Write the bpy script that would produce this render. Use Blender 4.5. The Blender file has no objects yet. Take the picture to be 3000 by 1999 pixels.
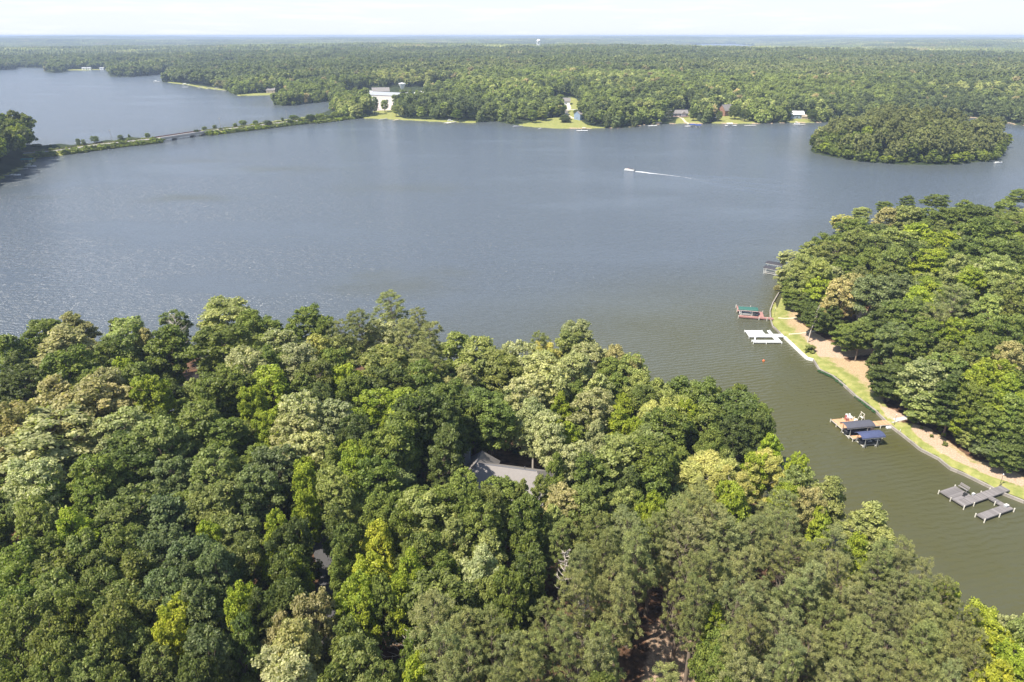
import bpy, math, random
import numpy as np
from mathutils import Vector, Matrix
R = math.radians
rng = np.random.default_rng(7)
random.seed(7)
scene = bpy.context.scene
COL = scene.collection

# ------------------------------------------------------------------ camera, sky, sun, exposure
PITCH = R(24.12)
CAM_H = 90.0
cam_data = bpy.data.cameras.new('camera')
cam_data.sensor_width = 36.0
cam_data.lens = 24.0
cam_data.clip_start = 1.0
cam_data.clip_end = 60000.0
cam = bpy.data.objects.new('camera', cam_data)
COL.objects.link(cam)
cam.location = (0, 0, CAM_H)
cam.rotation_euler = (math.pi / 2 - PITCH, 0, 0)
scene.camera = cam

SUN_EL = R(57.0)
SUN_AZ = R(-122.0)          # measured from +Y (view direction), negative to the left
sun_dir = Vector((math.sin(SUN_AZ) * math.cos(SUN_EL), math.cos(SUN_AZ) * math.cos(SUN_EL), math.sin(SUN_EL)))
world = bpy.data.worlds.new('World')
scene.world = world
world.use_nodes = True
wn = world.node_tree.nodes; wl = world.node_tree.links
wn.clear()
w_out = wn.new('ShaderNodeOutputWorld')
w_bg = wn.new('ShaderNodeBackground')
w_sky = wn.new('ShaderNodeTexSky')
w_sky.sky_type = 'NISHITA'
w_sky.sun_disc = False
w_sky.sun_elevation = SUN_EL
w_sky.sun_rotation = SUN_AZ
w_sky.altitude = 100
w_sky.air_density = 1.15
w_sky.dust_density = 0.7
w_sky.ozone_density = 2.0
# faint thin clouds low over the horizon
w_tc = wn.new('ShaderNodeTexCoord')
w_map = wn.new('ShaderNodeMapping'); w_map.inputs['Scale'].default_value = (3.0, 3.0, 34.0)
w_no = wn.new('ShaderNodeTexNoise'); w_no.inputs['Scale'].default_value = 2.6; w_no.inputs['Detail'].default_value = 6.0; w_no.inputs['Roughness'].default_value = 0.6
w_rp = wn.new('ShaderNodeValToRGB')
w_rp.color_ramp.elements[0].position = 0.50; w_rp.color_ramp.elements[0].color = (0, 0, 0, 1)
w_rp.color_ramp.elements[1].position = 0.72; w_rp.color_ramp.elements[1].color = (0.5, 0.5, 0.5, 1)
w_mix = wn.new('ShaderNodeMixRGB'); w_mix.blend_type = 'MIX'
w_mix.inputs['Color2'].default_value = (6.4, 6.5, 6.8, 1)
wl.new(w_tc.outputs['Generated'], w_map.inputs['Vector']); wl.new(w_map.outputs['Vector'], w_no.inputs['Vector'])
wl.new(w_no.outputs['Fac'], w_rp.inputs['Fac']); wl.new(w_rp.outputs['Color'], w_mix.inputs['Fac'])
w_sep = wn.new('ShaderNodeSeparateXYZ'); wl.new(w_tc.outputs['Generated'], w_sep.inputs['Vector'])
w_mr = wn.new('ShaderNodeMapRange'); w_mr.interpolation_type = 'SMOOTHERSTEP'
w_mr.inputs['From Min'].default_value = -0.02; w_mr.inputs['From Max'].default_value = 0.55; w_mr.inputs['To Min'].default_value = 0.93; w_mr.inputs['To Max'].default_value = 0.0
wl.new(w_sep.outputs['Z'], w_mr.inputs['Value'])
w_mix2 = wn.new('ShaderNodeMixRGB'); w_mix2.inputs['Color2'].default_value = (5.2, 5.55, 6.35, 1)
wl.new(w_mr.outputs['Result'], w_mix2.inputs['Fac']); wl.new(w_sky.outputs['Color'], w_mix2.inputs['Color1'])
wl.new(w_mix2.outputs['Color'], w_mix.inputs['Color1'])
wl.new(w_mix.outputs['Color'], w_bg.inputs['Color'])
w_bg.inputs['Strength'].default_value = 0.10
wl.new(w_bg.outputs['Background'], w_out.inputs['Surface'])
sl = bpy.data.lights.new('sun', 'SUN')
sl.energy = 4.8
sl.angle = R(0.5)
sl.color = (1.0, 0.945, 0.83)
sun = bpy.data.objects.new('sun', sl)
COL.objects.link(sun)
sun.rotation_euler = sun_dir.to_track_quat('Z', 'Y').to_euler()
sun.location = sun_dir * 500
vs = scene.view_settings
scene.display_settings.display_device = 'sRGB'
vs.view_transform = 'Standard'; vs.look = 'None'; vs.gamma = 1.0; vs.exposure = 0.86
vs.use_curve_mapping = False
cy = scene.cycles
cy.max_bounces = 6; cy.diffuse_bounces = 3; cy.glossy_bounces = 2; cy.transmission_bounces = 3; cy.volume_bounces = 0
cy.use_denoising = True
cy.volume_step_rate = 1.0
HAZE_DENSITY = 1.2e-4

# ------------------------------------------------------------------ image <-> world helpers (source pixels 3000 x 1999)
FWD = np.array([0, math.cos(PITCH), -math.sin(PITCH)])
UPV = np.array([0, math.sin(PITCH), math.cos(PITCH)])
def ray(px, py):
    d = FWD * 2000.0 + np.array([1.0, 0, 0]) * (px - 1500.0) - UPV * (py - 999.5)
    return d / np.linalg.norm(d)
def at(px, py, z=0.0):
    d = ray(px, py)
    t = (z - CAM_H) / d[2]
    return np.array([d[0] * t, d[1] * t, z])
def depth_of(p):
    return float(np.dot(np.array(p) - np.array([0, 0, CAM_H]), FWD))
def to_px(P):
    P = np.atleast_2d(np.array(P, float)) - np.array([0, 0, CAM_H])
    d = P @ FWD
    return np.stack([1500 + 2000 * P[:, 0] / d, 999.5 - 2000 * (P @ UPV) / d], 1)
def poly(pts, z=0.0):
    return np.array([at(p[0], p[1], p[2] if len(p) > 2 else z)[:2] for p in pts])

# value noise
_perm = rng.random((256, 256))
def vnoise(x, y):
    xi = np.floor(x).astype(int); yi = np.floor(y).astype(int)
    fx = x - xi; fy = y - yi
    fx = fx * fx * (3 - 2 * fx); fy = fy * fy * (3 - 2 * fy)
    a = _perm[xi & 255, yi & 255]; b = _perm[(xi + 1) & 255, yi & 255]
    c = _perm[xi & 255, (yi + 1) & 255]; d = _perm[(xi + 1) & 255, (yi + 1) & 255]
    return (a * (1 - fx) + b * fx) * (1 - fy) + (c * (1 - fx) + d * fx) * fy
def fbm(x, y, o=4):
    s = 0; a = 0.5; t = 0
    for i in range(o):
        s = s + a * vnoise(x + 17.3 * i, y - 9.1 * i); t += a
        x = x * 2.03; y = y * 2.03; a *= 0.5
    return s / t
def sstep(a, b, x):
    t = np.clip((x - a) / (b - a), 0, 1)
    return t * t * (3 - 2 * t)

def signed_dist(P, V):
    """positive inside polygon V (n,2) for points P (m,2)"""
    out = np.full(len(P), 1e18); inside = np.zeros(len(P), bool)
    px, py = P[:, 0], P[:, 1]
    n = len(V)
    for i in range(n):
        ax, ay = V[i]; bx, by = V[(i + 1) % n]
        ex, ey = bx - ax, by - ay
        L = ex * ex + ey * ey + 1e-9
        t = np.clip(((px - ax) * ex + (py - ay) * ey) / L, 0, 1)
        dx = px - ax - t * ex; dy = py - ay - t * ey
        out = np.minimum(out, dx * dx + dy * dy)
        c = ((ay > py) != (by > py)) & (px < (bx - ax) * (py - ay) / (by - ay + 1e-12) + ax)
        inside ^= c
    d = np.sqrt(out)
    return np.where(inside, d, -d)

# ------------------------------------------------------------------ shorelines
near_shore = poly([(-700, 1120), (-300, 1050), (0, 1003), (130, 945), (300, 905), (480, 900), (700, 885), (880, 892), (1010, 905), (1150, 885),
                   (1240, 930), (1290, 985), (1340, 1010), (1500, 1010), (1640, 975), (1700, 950), (1760, 990), (1880, 1060),
                   (1930, 1110), (2010, 1095), (2150, 1110), (2230, 1180), (2262, 1240), (2300, 1300), (2345, 1325), (2460, 1390), (2500, 1430),
                   (2560, 1455), (2620, 1500), (2640, 1560), (2720, 1620), (2810, 1720), (2870, 1785), (3000, 1785), (3300, 1800)], 17.0)
near_poly = np.vstack([near_shore, [[140, 10], [140, -60], [-160, -60], [-260, 60]]])
SHORE_RIGHT = [(2282, 856), (2264, 887), (2256, 910), (2257, 933), (2264, 954), (2299, 986), (2332, 1017), (2364, 1047), (2383, 1052),
               (2402, 1082), (2441, 1100), (2475, 1128), (2506, 1157), (2567, 1203), (2609, 1245), (2655, 1280), (2697, 1314), (2750, 1341),
               (2785, 1370), (2827, 1387), (2888, 1417), (2942, 1444), (3000, 1467), (3120, 1520), (3300, 1600)]
right_back = poly([(3500, 560), (3200, 560), (3000, 570), (2940, 585), (2800, 588), (2700, 588), (2600, 602), (2500, 640), (2400, 680), (2345, 700), (2300, 760), (2285, 800)], 17.0)
right_poly = np.vstack([right_back, poly(SHORE_RIGHT), [[330, 130], [700, 330]]])
island_poly = np.vstack([poly([(2372, 440), (2381, 449), (2437, 461), (2514, 474), (2600, 479), (2667, 484), (2769, 485), (2861, 477), (2912, 471), (2940, 452), (2950, 430), (2930, 410), (2840, 395), (2650, 388), (2480, 395), (2390, 415)])])
far_list = [(-900, 250), (-400, 215), (0, 206), (55, 203), (40, 198), (119, 199), (200, 207), (238, 207), (314, 205), (318, 215), (321, 224), (370, 226), (430, 223), (476, 218), (494, 209), (520, 209),
            (500, 224), (472, 241), (501, 244), (531, 247), (565, 253), (595, 260), (663, 266), (682, 277), (697, 282), (765, 281), (807, 278), (835, 285), (803, 300),
            (799, 309), (850, 311), (901, 304), (960, 299), (985, 303), (987, 312), (950, 328), (925, 337), (850, 348), (720, 366), (612, 381), (596, 388), (595, 397),
            (700, 386), (799, 374), (900, 362), (1000, 353), (1057, 347), (1155, 351), (1304, 359), (1389, 361), (1452, 356), (1495, 365), (1546, 372),
            (1601, 376), (1690, 378), (1784, 377), (1841, 376), (1886, 368), (1902, 366), (2004, 363), (2208, 364), (2310, 361), (2397, 361), (2520, 345),
            (2700, 338), (2800, 340), (2871, 349), (2937, 360), (3000, 370), (3300, 400), (3900, 420)]
far_poly = np.vstack([poly(far_list), [[16000, 9000], [16000, 30000], [-16000, 30000], [-16000, 9000]]])
left_poly = poly([(461, 416), (430, 421), (297, 434), (161, 455), (127, 459), (108, 470), (98, 484), (62, 500), (0, 530), (-200, 600), (-900, 640), (-1300, 420), (-500, 395),
                  (-100, 410), (40, 430), (68, 441), (200, 430), (425, 404), (458, 408)])
islet_poly = poly([(128, 208), (140, 213), (170, 214), (197, 211), (198, 207), (160, 205), (135, 205)])
pond_poly = poly([(2015, 139), (2060, 130), (2150, 129), (2215, 136), (2200, 146), (2215, 152), (2100, 153), (2030, 148)], 0)
LANDS = [near_poly, right_poly, island_poly, far_poly, left_poly, islet_poly]

def land_fields(P):
    sds = [signed_dist(P, V) for V in LANDS]
    pond = signed_dist(P, pond_poly)
    return sds, pond

ROAD_L = [(67, 449), (161, 442), (297, 423), (380, 414), (461, 405.5)]
ROAD_R = [(597, 385), (700, 374), (799, 362), (900, 351), (985, 341), (1050, 333)]
def height(P, fields=None):
    sds, pond = fields if fields else land_fields(P)
    x, y = P[:, 0], P[:, 1]
    r = np.hypot(x, y)
    sd = np.maximum.reduce(sds)
    sd = np.minimum(sd, np.where(pond > -3000, -pond, 1e9))
    base = np.where(sd < 0, np.maximum(-2.5, -0.3 + sd * 0.5), -0.3 + 0.85 * sstep(-0.1, 0.9, sd))
    n = fbm(x / 60.0, y / 60.0, 3)
    near = sstep(4, 60, sds[0]) * (5.5 + 3.0 * n)
    rt = sstep(3, 90, sds[1]) * (9.0 + 5 * n) + np.clip(sds[1], 0, 20) * 0.03
    isl = sstep(2, 45, sds[2]) * (6.0 + 6 * n)
    hills = fbm(x / 2300.0 + 3.1, y / 2300.0 + 1.7, 3)
    hills2 = fbm(x / 700.0 + 8.1, y / 700.0, 3)
    far = sstep(5, 260, sds[3]) * (7 + 10 * hills2) + sstep(200, 1800, sds[3]) * (hills - 0.28) * 62 \
        + sstep(7000, 15500, r) * (20 + 26 * (fbm(x / 3800.0 + 9, y / 2600.0 + 4, 3) - 0.5))
    lf = sstep(3, 40, sds[4]) * (9 + 5 * n)
    h = base + near * (sds[0] > 0) + rt * (sds[1] > 0) + isl * (sds[2] > 0) + far * (sds[3] > 0) * sstep(0, 1300, np.where(pond > -3000, -pond, 1e9)) + lf * (sds[4] > 0)
    return h, sd
def ground_z(x, y):
    return float(height(np.array([[x, y]]))[0][0])
def ground_at(px, py, z0=3.0):
    """point of the terrain that shows at a pixel"""
    z = z0
    for i in range(8):
        p = at(px, py, z)
        z = 0.5 * z + 0.5 * max(0.0, ground_z(p[0], p[1]))
    p = at(px, py, z)
    return np.array([p[0], p[1], max(0.0, ground_z(p[0], p[1]))])

# ------------------------------------------------------------------ object helpers
def tag(o, label=None, cat=None, group=None, kind=None):
    if label: o['label'] = label
    if cat: o['category'] = cat
    if group: o['group'] = group
    if kind: o['kind'] = kind
    return o
def empty(name, loc, rz=0.0):
    o = bpy.data.objects.new(name, None)
    o.empty_display_size = 0.5
    o.location = loc; o.rotation_euler = (0, 0, rz)
    COL.objects.link(o)
    return o
def mesh_np(name, verts, faces_flat, nper):
    me = bpy.data.meshes.new(name)
    verts = np.ascontiguousarray(verts, np.float32)
    nf = len(faces_flat) // nper
    me.vertices.add(len(verts)); me.vertices.foreach_set('co', verts.ravel())
    me.loops.add(len(faces_flat)); me.loops.foreach_set('vertex_index', np.ascontiguousarray(faces_flat, np.int32))
    me.polygons.add(nf)
    me.polygons.foreach_set('loop_start', np.arange(0, nf * nper, nper, dtype=np.int32))
    me.polygons.foreach_set('loop_total', np.full(nf, nper, np.int32))
    me.update(calc_edges=True)
    return me
def link(name, me, mat=None, parent=None, loc=(0, 0, 0), rot=(0, 0, 0)):
    o = bpy.data.objects.new(name, me)
    if mat is not None and not me.materials: me.materials.append(mat)
    o.location = loc; o.rotation_euler = rot
    if parent is not None: o.parent = parent
    COL.objects.link(o)
    return o
class MB:
    def __init__(s): s.v = []; s.f = []
    def box(s, x0, x1, y0, y1, z0, z1):
        b = len(s.v)
        s.v += [(x0, y0, z0), (x1, y0, z0), (x1, y1, z0), (x0, y1, z0), (x0, y0, z1), (x1, y0, z1), (x1, y1, z1), (x0, y1, z1)]
        s.f += [(b, b + 3, b + 2, b + 1), (b + 4, b + 5, b + 6, b + 7), (b, b + 1, b + 5, b + 4), (b + 1, b + 2, b + 6, b + 5), (b + 2, b + 3, b + 7, b + 6), (b + 3, b, b + 4, b + 7)]
        return s
    def face(s, pts):
        b = len(s.v); s.v += [tuple(p) for p in pts]; s.f.append(tuple(range(b, b + len(pts)))); return s
    def tube(s, p0, p1, r0, r1=None, n=8, cap=True):
        r1 = r0 if r1 is None else r1
        p0 = Vector(p0); p1 = Vector(p1); d = (p1 - p0)
        if d.length < 1e-6: return s
        q = d.to_track_quat('Z', 'Y'); b = len(s.v)
        for p, r in ((p0, r0), (p1, r1)):
            for k in range(n):
                a = 2 * math.pi * k / n
                s.v.append(tuple(p + q @ Vector((r * math.cos(a), r * math.sin(a), 0))))
        for k in range(n):
            k2 = (k + 1) % n
            s.f.append((b + k, b + k2, b + n + k2, b + n + k))
        if cap:
            s.f.append(tuple(b + n + k for k in range(n))); s.f.append(tuple(b + k for k in reversed(range(n))))
        return s
    def loft(s, rings, closed=True, cap=True):
        b = len(s.v); n = len(rings[0])
        for rg in rings: s.v += [tuple(p) for p in rg]
        for i in range(len(rings) - 1):
            for k in range(n if closed else n - 1):
                k2 = (k + 1) % n
                s.f.append((b + i * n + k, b + i * n + k2, b + (i + 1) * n + k2, b + (i + 1) * n + k))
        if cap:
            s.f.append(tuple(b + k for k in reversed(range(n)))); s.f.append(tuple(b + (len(rings) - 1) * n + k for k in range(n)))
        return s
    def lathe(s, prof, n=24, c=(0, 0)):
        rings = [[(c[0] + r * math.cos(2 * math.pi * k / n), c[1] + r * math.sin(2 * math.pi * k / n), z) for k in range(n)] for r, z in prof]
        return s.loft(rings, True, True)
    def mesh(s, name):
        me = bpy.data.meshes.new(name); me.from_pydata(s.v, [], s.f); me.update(); return me
    def build(s, name, mat, parent=None, loc=(0, 0, 0), rot=(0, 0, 0), smooth=False):
        me = s.mesh(name)
        if smooth: me.shade_smooth()
        return link(name, me, mat, parent, loc, rot)

# ------------------------------------------------------------------ materials
def new_mat(name):
    m = bpy.data.materials.new(name); m.use_nodes = True
    nt = m.node_tree; nt.nodes.clear()
    out = nt.nodes.new('ShaderNodeOutputMaterial'); bs = nt.nodes.new('ShaderNodeBsdfPrincipled')
    nt.links.new(bs.outputs[0], out.inputs['Surface'])
    return m, nt, bs, out
def rgba(c): return (c[0], c[1], c[2], 1.0)
def simple(name, c, rough=0.6, var=0.18, scale=1.2, metal=0.0, bump=0.0, stretch=(1, 1, 1), spec=0.5):
    """plain surface with wear: base colour varied by object-space noise"""
    m, nt, bs, out = new_mat(name)
    N = nt.nodes; L = nt.links
    tc = N.new('ShaderNodeTexCoord'); mp = N.new('ShaderNodeMapping'); mp.inputs['Scale'].default_value = stretch
    n1 = N.new('ShaderNodeTexNoise'); n1.inputs['Scale'].default_value = scale; n1.inputs['Detail'].default_value = 6; n1.inputs['Roughness'].default_value = 0.65
    oi = N.new('ShaderNodeObjectInfo')
    ad = N.new('ShaderNodeMath'); ad.operation = 'MULTIPLY_ADD'; ad.inputs[1].default_value = 0.5; ad.inputs[2].default_value = -0.0
    sm = N.new('ShaderNodeMath'); sm.operation = 'ADD'
    mr = N.new('ShaderNodeMapRange'); mr.inputs['From Min'].default_value = 0.35; mr.inputs['From Max'].default_value = 1.1
    mr.inputs['To Min'].default_value = 1 - var; mr.inputs['To Max'].default_value = 1 + var
    mx = N.new('ShaderNodeVectorMath'); mx.operation = 'SCALE'; mx.inputs[0].default_value = c[:3]
    L.new(tc.outputs['Object'], mp.inputs['Vector']); L.new(mp.outputs['Vector'], n1.inputs['Vector'])
    L.new(oi.outputs['Random'], ad.inputs[0]); L.new(n1.outputs['Fac'], sm.inputs[0]); L.new(ad.outputs[0], sm.inputs[1])
    L.new(sm.outputs[0], mr.inputs['Value']); L.new(mr.outputs['Result'], mx.inputs['Scale'])
    L.new(mx.outputs['Vector'], bs.inputs['Base Color'])
    bs.inputs['Roughness'].default_value = rough; bs.inputs['Metallic'].default_value = metal
    bs.inputs['Specular IOR Level'].default_value = spec
    if bump:
        bp = N.new('ShaderNodeBump'); bp.inputs['Strength'].default_value = bump; bp.inputs['Distance'].default_value = 0.05
        L.new(n1.outputs['Fac'], bp.inputs['Height']); L.new(bp.outputs['Normal'], bs.inputs['Normal'])
    return m

def foliage_mat(name, source, trans=0.42, rough=0.5, spec=0.35):
    m, nt, bs, out = new_mat(name)
    N = nt.nodes; L = nt.links
    if source == 'OBJECT':
        oi = N.new('ShaderNodeObjectInfo'); col = oi.outputs['Color']
    elif source == 'INSTANCER':
        at_ = N.new('ShaderNodeAttribute'); at_.attribute_type = 'INSTANCER'; at_.attribute_name = 'tint'; col = at_.outputs['Color']
    la = N.new('ShaderNodeAttribute'); la.attribute_name = 'leaf_random'
    lo = N.new('ShaderNodeAttribute'); lo.attribute_name = 'lobe_random'
    # brightness spread between leaves and between branches, slight hue drift to yellow
    mr = N.new('ShaderNodeMapRange'); mr.inputs['To Min'].default_value = 0.62; mr.inputs['To Max'].default_value = 1.42
    L.new(la.outputs['Fac'], mr.inputs['Value'])
    mr2 = N.new('ShaderNodeMapRange'); mr2.inputs['To Min'].default_value = 0.80; mr2.inputs['To Max'].default_value = 1.18
    L.new(lo.outputs['Fac'], mr2.inputs['Value'])
    mu = N.new('ShaderNodeMath'); mu.operation = 'MULTIPLY'; L.new(mr.outputs[0], mu.inputs[0]); L.new(mr2.outputs[0], mu.inputs[1])
    hs = N.new('ShaderNodeHueSaturation')
    mh = N.new('ShaderNodeMapRange'); mh.inputs['To Min'].default_value = 0.508; mh.inputs['To Max'].default_value = 0.484
    L.new(lo.outputs['Fac'], mh.inputs['Value']); L.new(mh.outputs[0], hs.inputs['Hue'])
    L.new(col, hs.inputs['Color']); L.new(mu.outputs[0], hs.inputs['Value'])
    L.new(hs.outputs['Color'], bs.inputs['Base Color'])
    bs.inputs['Roughness'].default_value = rough; bs.inputs['Specular IOR Level'].default_value = spec
    tr = N.new('ShaderNodeBsdfTranslucent')
    gm = N.new('ShaderNodeMixRGB'); gm.blend_type = 'MULTIPLY'; gm.inputs['Fac'].default_value = 1.0; gm.inputs['Color2'].default_value = (1.15, 1.35, 0.55, 1)
    L.new(hs.outputs['Color'], gm.inputs['Color1']); L.new(gm.outputs['Color'], tr.inputs['Color'])
    mxs = N.new('ShaderNodeMixShader'); mxs.inputs['Fac'].default_value = trans
    L.new(bs.outputs[0], mxs.inputs[1]); L.new(tr.outputs[0], mxs.inputs[2]); L.new(mxs.outputs[0], out.inputs['Surface'])
    return m

M = {}
M['leaf'] = foliage_mat('leaf', 'OBJECT')
M['needle'] = foliage_mat('needle', 'OBJECT', 0.30, 0.5, 0.3)
M['leaf_far'] = foliage_mat('leaf_far', 'INSTANCER', 0.32, 0.6, 0.25)
M['bark'] = simple('bark', (0.17, 0.13, 0.10), 0.9, 0.35, 3.0, bump=0.4, stretch=(3, 3, .6))
M['bark_pale'] = simple('bark_pale', (0.42, 0.37, 0.32), 0.85, 0.3, 2.0, bump=0.3, stretch=(3, 3, .6))
M['dead'] = simple('dead_wood', (0.46, 0.40, 0.35), 0.85, 0.25, 3.0)
M['shingle'] = simple('grey_shingle', (0.21, 0.19, 0.18), 0.85, 0.14, 2.2, bump=0.2)
M['shingle_dark'] = simple('dark_shingle', (0.10, 0.10, 0.115), 0.8, 0.2, 2.0, bump=0.2)
M['shingle_shaded'] = simple('shaded_roof', (0.06, 0.075, 0.12), 0.5, 0.2, 2.0)  # navy is a shaded roof's tone, shade and sky reflection put into colour
M['white'] = simple('white_paint', (0.80, 0.80, 0.79), 0.5, 0.05, 1.0)
M['offwhite'] = simple('offwhite', (0.62, 0.60, 0.56), 0.6, 0.1, 1.0)
M['brickwall'] = simple('brick_wall', (0.30, 0.16, 0.11), 0.9, 0.2, 3.0)
M['siding'] = simple('grey_siding', (0.33, 0.34, 0.36), 0.7, 0.1, 1.5)
M['blue_siding'] = simple('blue_siding', (0.20, 0.26, 0.36), 0.7, 0.1, 1.5)
M['tan_siding'] = simple('tan_siding', (0.42, 0.34, 0.26), 0.7, 0.1, 1.5)
M['glass'] = simple('window_glass', (0.03, 0.035, 0.045), 0.08, 0.1, 1.0, spec=0.8)
M['grey_plank'] = simple('grey_plank', (0.20, 0.18, 0.175), 0.8, 0.38, 1.6, bump=0.3, stretch=(1, 6, 1))
M['tan_plank'] = simple('tan_plank', (0.56, 0.31, 0.17), 0.75, 0.28, 1.6, bump=0.2, stretch=(1, 6, 1))
M['red_plank'] = simple('red_plank', (0.36, 0.19, 0.165), 0.75, 0.22, 1.6, bump=0.2, stretch=(1, 6, 1))
M['white_plank'] = simple('white_plank', (0.80, 0.80, 0.79), 0.55, 0.06, 1.6, stretch=(1, 6, 1))
M['post'] = simple('weathered_post', (0.34, 0.30, 0.26), 0.85, 0.25, 4.0)
M['pale_post'] = simple('pale_post', (0.62, 0.58, 0.50), 0.8, 0.15, 4.0)
M['canopy_grey'] = simple('grey_canopy', (0.085, 0.085, 0.105), 0.6, 0.15, 0.8)
M['canopy_blue'] = simple('blue_canopy', (0.055, 0.066, 0.130), 0.55, 0.45, 0.9)
M['canopy_black'] = simple('black_canopy', (0.045, 0.042, 0.05), 0.6, 0.2, 0.8)
M['canopy_green'] = simple('green_canopy', (0.03, 0.105, 0.085), 0.6, 0.2, 0.8)
M['canopy_teal'] = simple('teal_canopy', (0.02, 0.20, 0.22), 0.6, 0.2, 0.8)
M['canopy_royal'] = simple('royal_blue_canopy', (0.03, 0.07, 0.32), 0.6, 0.2, 0.8)
M['galv'] = simple('galvanised', (0.50, 0.50, 0.50), 0.4, 0.12, 3.0, metal=0.6)
M['dark_hull'] = simple('dark_hull', (0.03, 0.032, 0.04), 0.3, 0.15, 1.0)
M['red_plastic'] = simple('red_plastic', (0.34, 0.11, 0.09), 0.45, 0.1, 2.0)
M['orange'] = simple('orange_plastic', (0.75, 0.13, 0.03), 0.45, 0.1, 2.0)
M['black'] = simple('black_rubber', (0.02, 0.02, 0.02), 0.7, 0.1, 2.0)
M['stone'] = simple('seawall_stone', (0.30, 0.265, 0.23), 0.85, 0.22, 1.4, bump=0.4)
M['concrete'] = simple('concrete', (0.50, 0.47, 0.43), 0.8, 0.14, 0.5, bump=0.15)
M['seawall_white'] = simple('pale_seawall', (0.72, 0.70, 0.66), 0.8, 0.08, 1.0)
M['asphalt'] = simple('asphalt', (0.055, 0.053, 0.055), 0.85, 0.25, 0.8, bump=0.15)
M['road_old'] = simple('old_asphalt', (0.26, 0.235, 0.22), 0.85, 0.12, 0.25)
M['gravel_pink'] = simple('pale_gravel', (0.50, 0.42, 0.38), 0.9, 0.15, 0.2)
M['sand_path'] = simple('pale_path', (0.58, 0.50, 0.36), 0.9, 0.12, 0.6)
M['line_yellow'] = simple('yellow_marking', (0.55, 0.40, 0.06), 0.7, 0.15, 1.0)
M['skin'] = simple('skin', (0.42, 0.25, 0.18), 0.6, 0.05, 3.0)
M['shirt'] = simple('dark_shirt', (0.06, 0.05, 0.07), 0.8, 0.1, 3.0)
M['brown_trim'] = simple('brown_trim', (0.16, 0.07, 0.05), 0.6, 0.1, 3.0)

def ground_mat():
    m, nt, bs, out = new_mat('ground_cover')
    N = nt.nodes; L = nt.links
    geo = N.new('ShaderNodeNewGeometry')
    def noise(scale, detail=5, rough=0.6):
        n = N.new('ShaderNodeTexNoise'); n.inputs['Scale'].default_value = scale; n.inputs['Detail'].default_value = detail; n.inputs['Roughness'].default_value = rough
        L.new(geo.outputs['Position'], n.inputs['Vector']); return n
    def attr(a):
        n = N.new('ShaderNodeAttribute'); n.attribute_name = a; return n
    def mix(a, b, f, ca=None, cb=None):
        n = N.new('ShaderNodeMixRGB')
        if ca: n.inputs['Color1'].default_value = rgba(ca)
        else: L.new(a, n.inputs['Color1'])
        if cb: n.inputs['Color2'].default_value = rgba(cb)
        else: L.new(b, n.inputs['Color2'])
        L.new(f, n.inputs['Fac']); return n.outputs['Color']
    def ramp(src, a, b):
        n = N.new('ShaderNodeMapRange'); n.interpolation_type = 'SMOOTHSTEP'; n.inputs['From Min'].default_value = a; n.inputs['From Max'].default_value = b
        L.new(src, n.inputs['Value']); return n.outputs['Result']
    def edge(attr_out, nz, amt=0.5, lo=0.35, hi=0.65):
        a = N.new('ShaderNodeMath'); a.operation = 'MULTIPLY_ADD'; L.new(nz, a.inputs[0]); a.inputs[1].default_value = amt; a.inputs[2].default_value = -amt / 2
        s = N.new('ShaderNodeMath'); s.operation = 'ADD'; L.new(attr_out, s.inputs[0]); L.new(a.outputs[0], s.inputs[1])
        return ramp(s.outputs[0], lo, hi)
    big = noise(0.09); mid = noise(0.55); fine = noise(3.0, 6, 0.7); strip = noise(0.012)
    litter = mix(None, None, ramp(mid.outputs['Fac'], 0.35, 0.7), (0.06, 0.036, 0.022), (0.17, 0.092, 0.055))
    wood_far_shade = mix(None, None, ramp(big.outputs['Fac'], 0.3, 0.7), (0.022, 0.034, 0.012), (0.05, 0.06, 0.025))  # dark green under far crowns: shade of the gaps put into the colour
    base = mix(litter, wood_far_shade, attr('far').outputs['Fac'])
    grass = mix(None, None, ramp(mid.outputs['Fac'], 0.3, 0.7), (0.19, 0.21, 0.055), (0.31, 0.30, 0.10))
    dry = mix(None, None, ramp(fine.outputs['Fac'], 0.3, 0.7), (0.32, 0.22, 0.12), (0.46, 0.35, 0.22))
    dryf = edge(attr('dry').outputs['Fac'], mid.outputs['Fac'], 1.1, 0.3, 0.8)
    lawn = mix(grass, dry, dryf)
    fv = N.new('ShaderNodeMapRange'); fv.inputs['To Min'].default_value = 0.78; fv.inputs['To Max'].default_value = 1.22
    L.new(fine.outputs['Fac'], fv.inputs['Value'])
    c = mix(base, lawn, edge(attr('lawn').outputs['Fac'], mid.outputs['Fac'], 0.5))
    dirt = mix(None, None, ramp(fine.outputs['Fac'], 0.3, 0.75), (0.36, 0.24, 0.165), (0.54, 0.41, 0.30))
    c = mix(c, dirt, edge(attr('dirt').outputs['Fac'], mid.outputs['Fac'], 0.7))
    v = N.new('ShaderNodeVectorMath'); v.operation = 'SCALE'; L.new(c, v.inputs[0]); L.new(fv.outputs[0], v.inputs['Scale'])
    L.new(v.outputs['Vector'], bs.inputs['Base Color'])
    bs.inputs['Roughness'].default_value = 0.95; bs.inputs['Specular IOR Level'].default_value = 0.15
    bp = N.new('ShaderNodeBump'); bp.inputs['Strength'].default_value = 0.35; bp.inputs['Distance'].default_value = 0.25
    L.new(fine.outputs['Fac'], bp.inputs['Height']); L.new(bp.outputs['Normal'], bs.inputs['Normal'])
    return m
M['ground'] = ground_mat()

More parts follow.
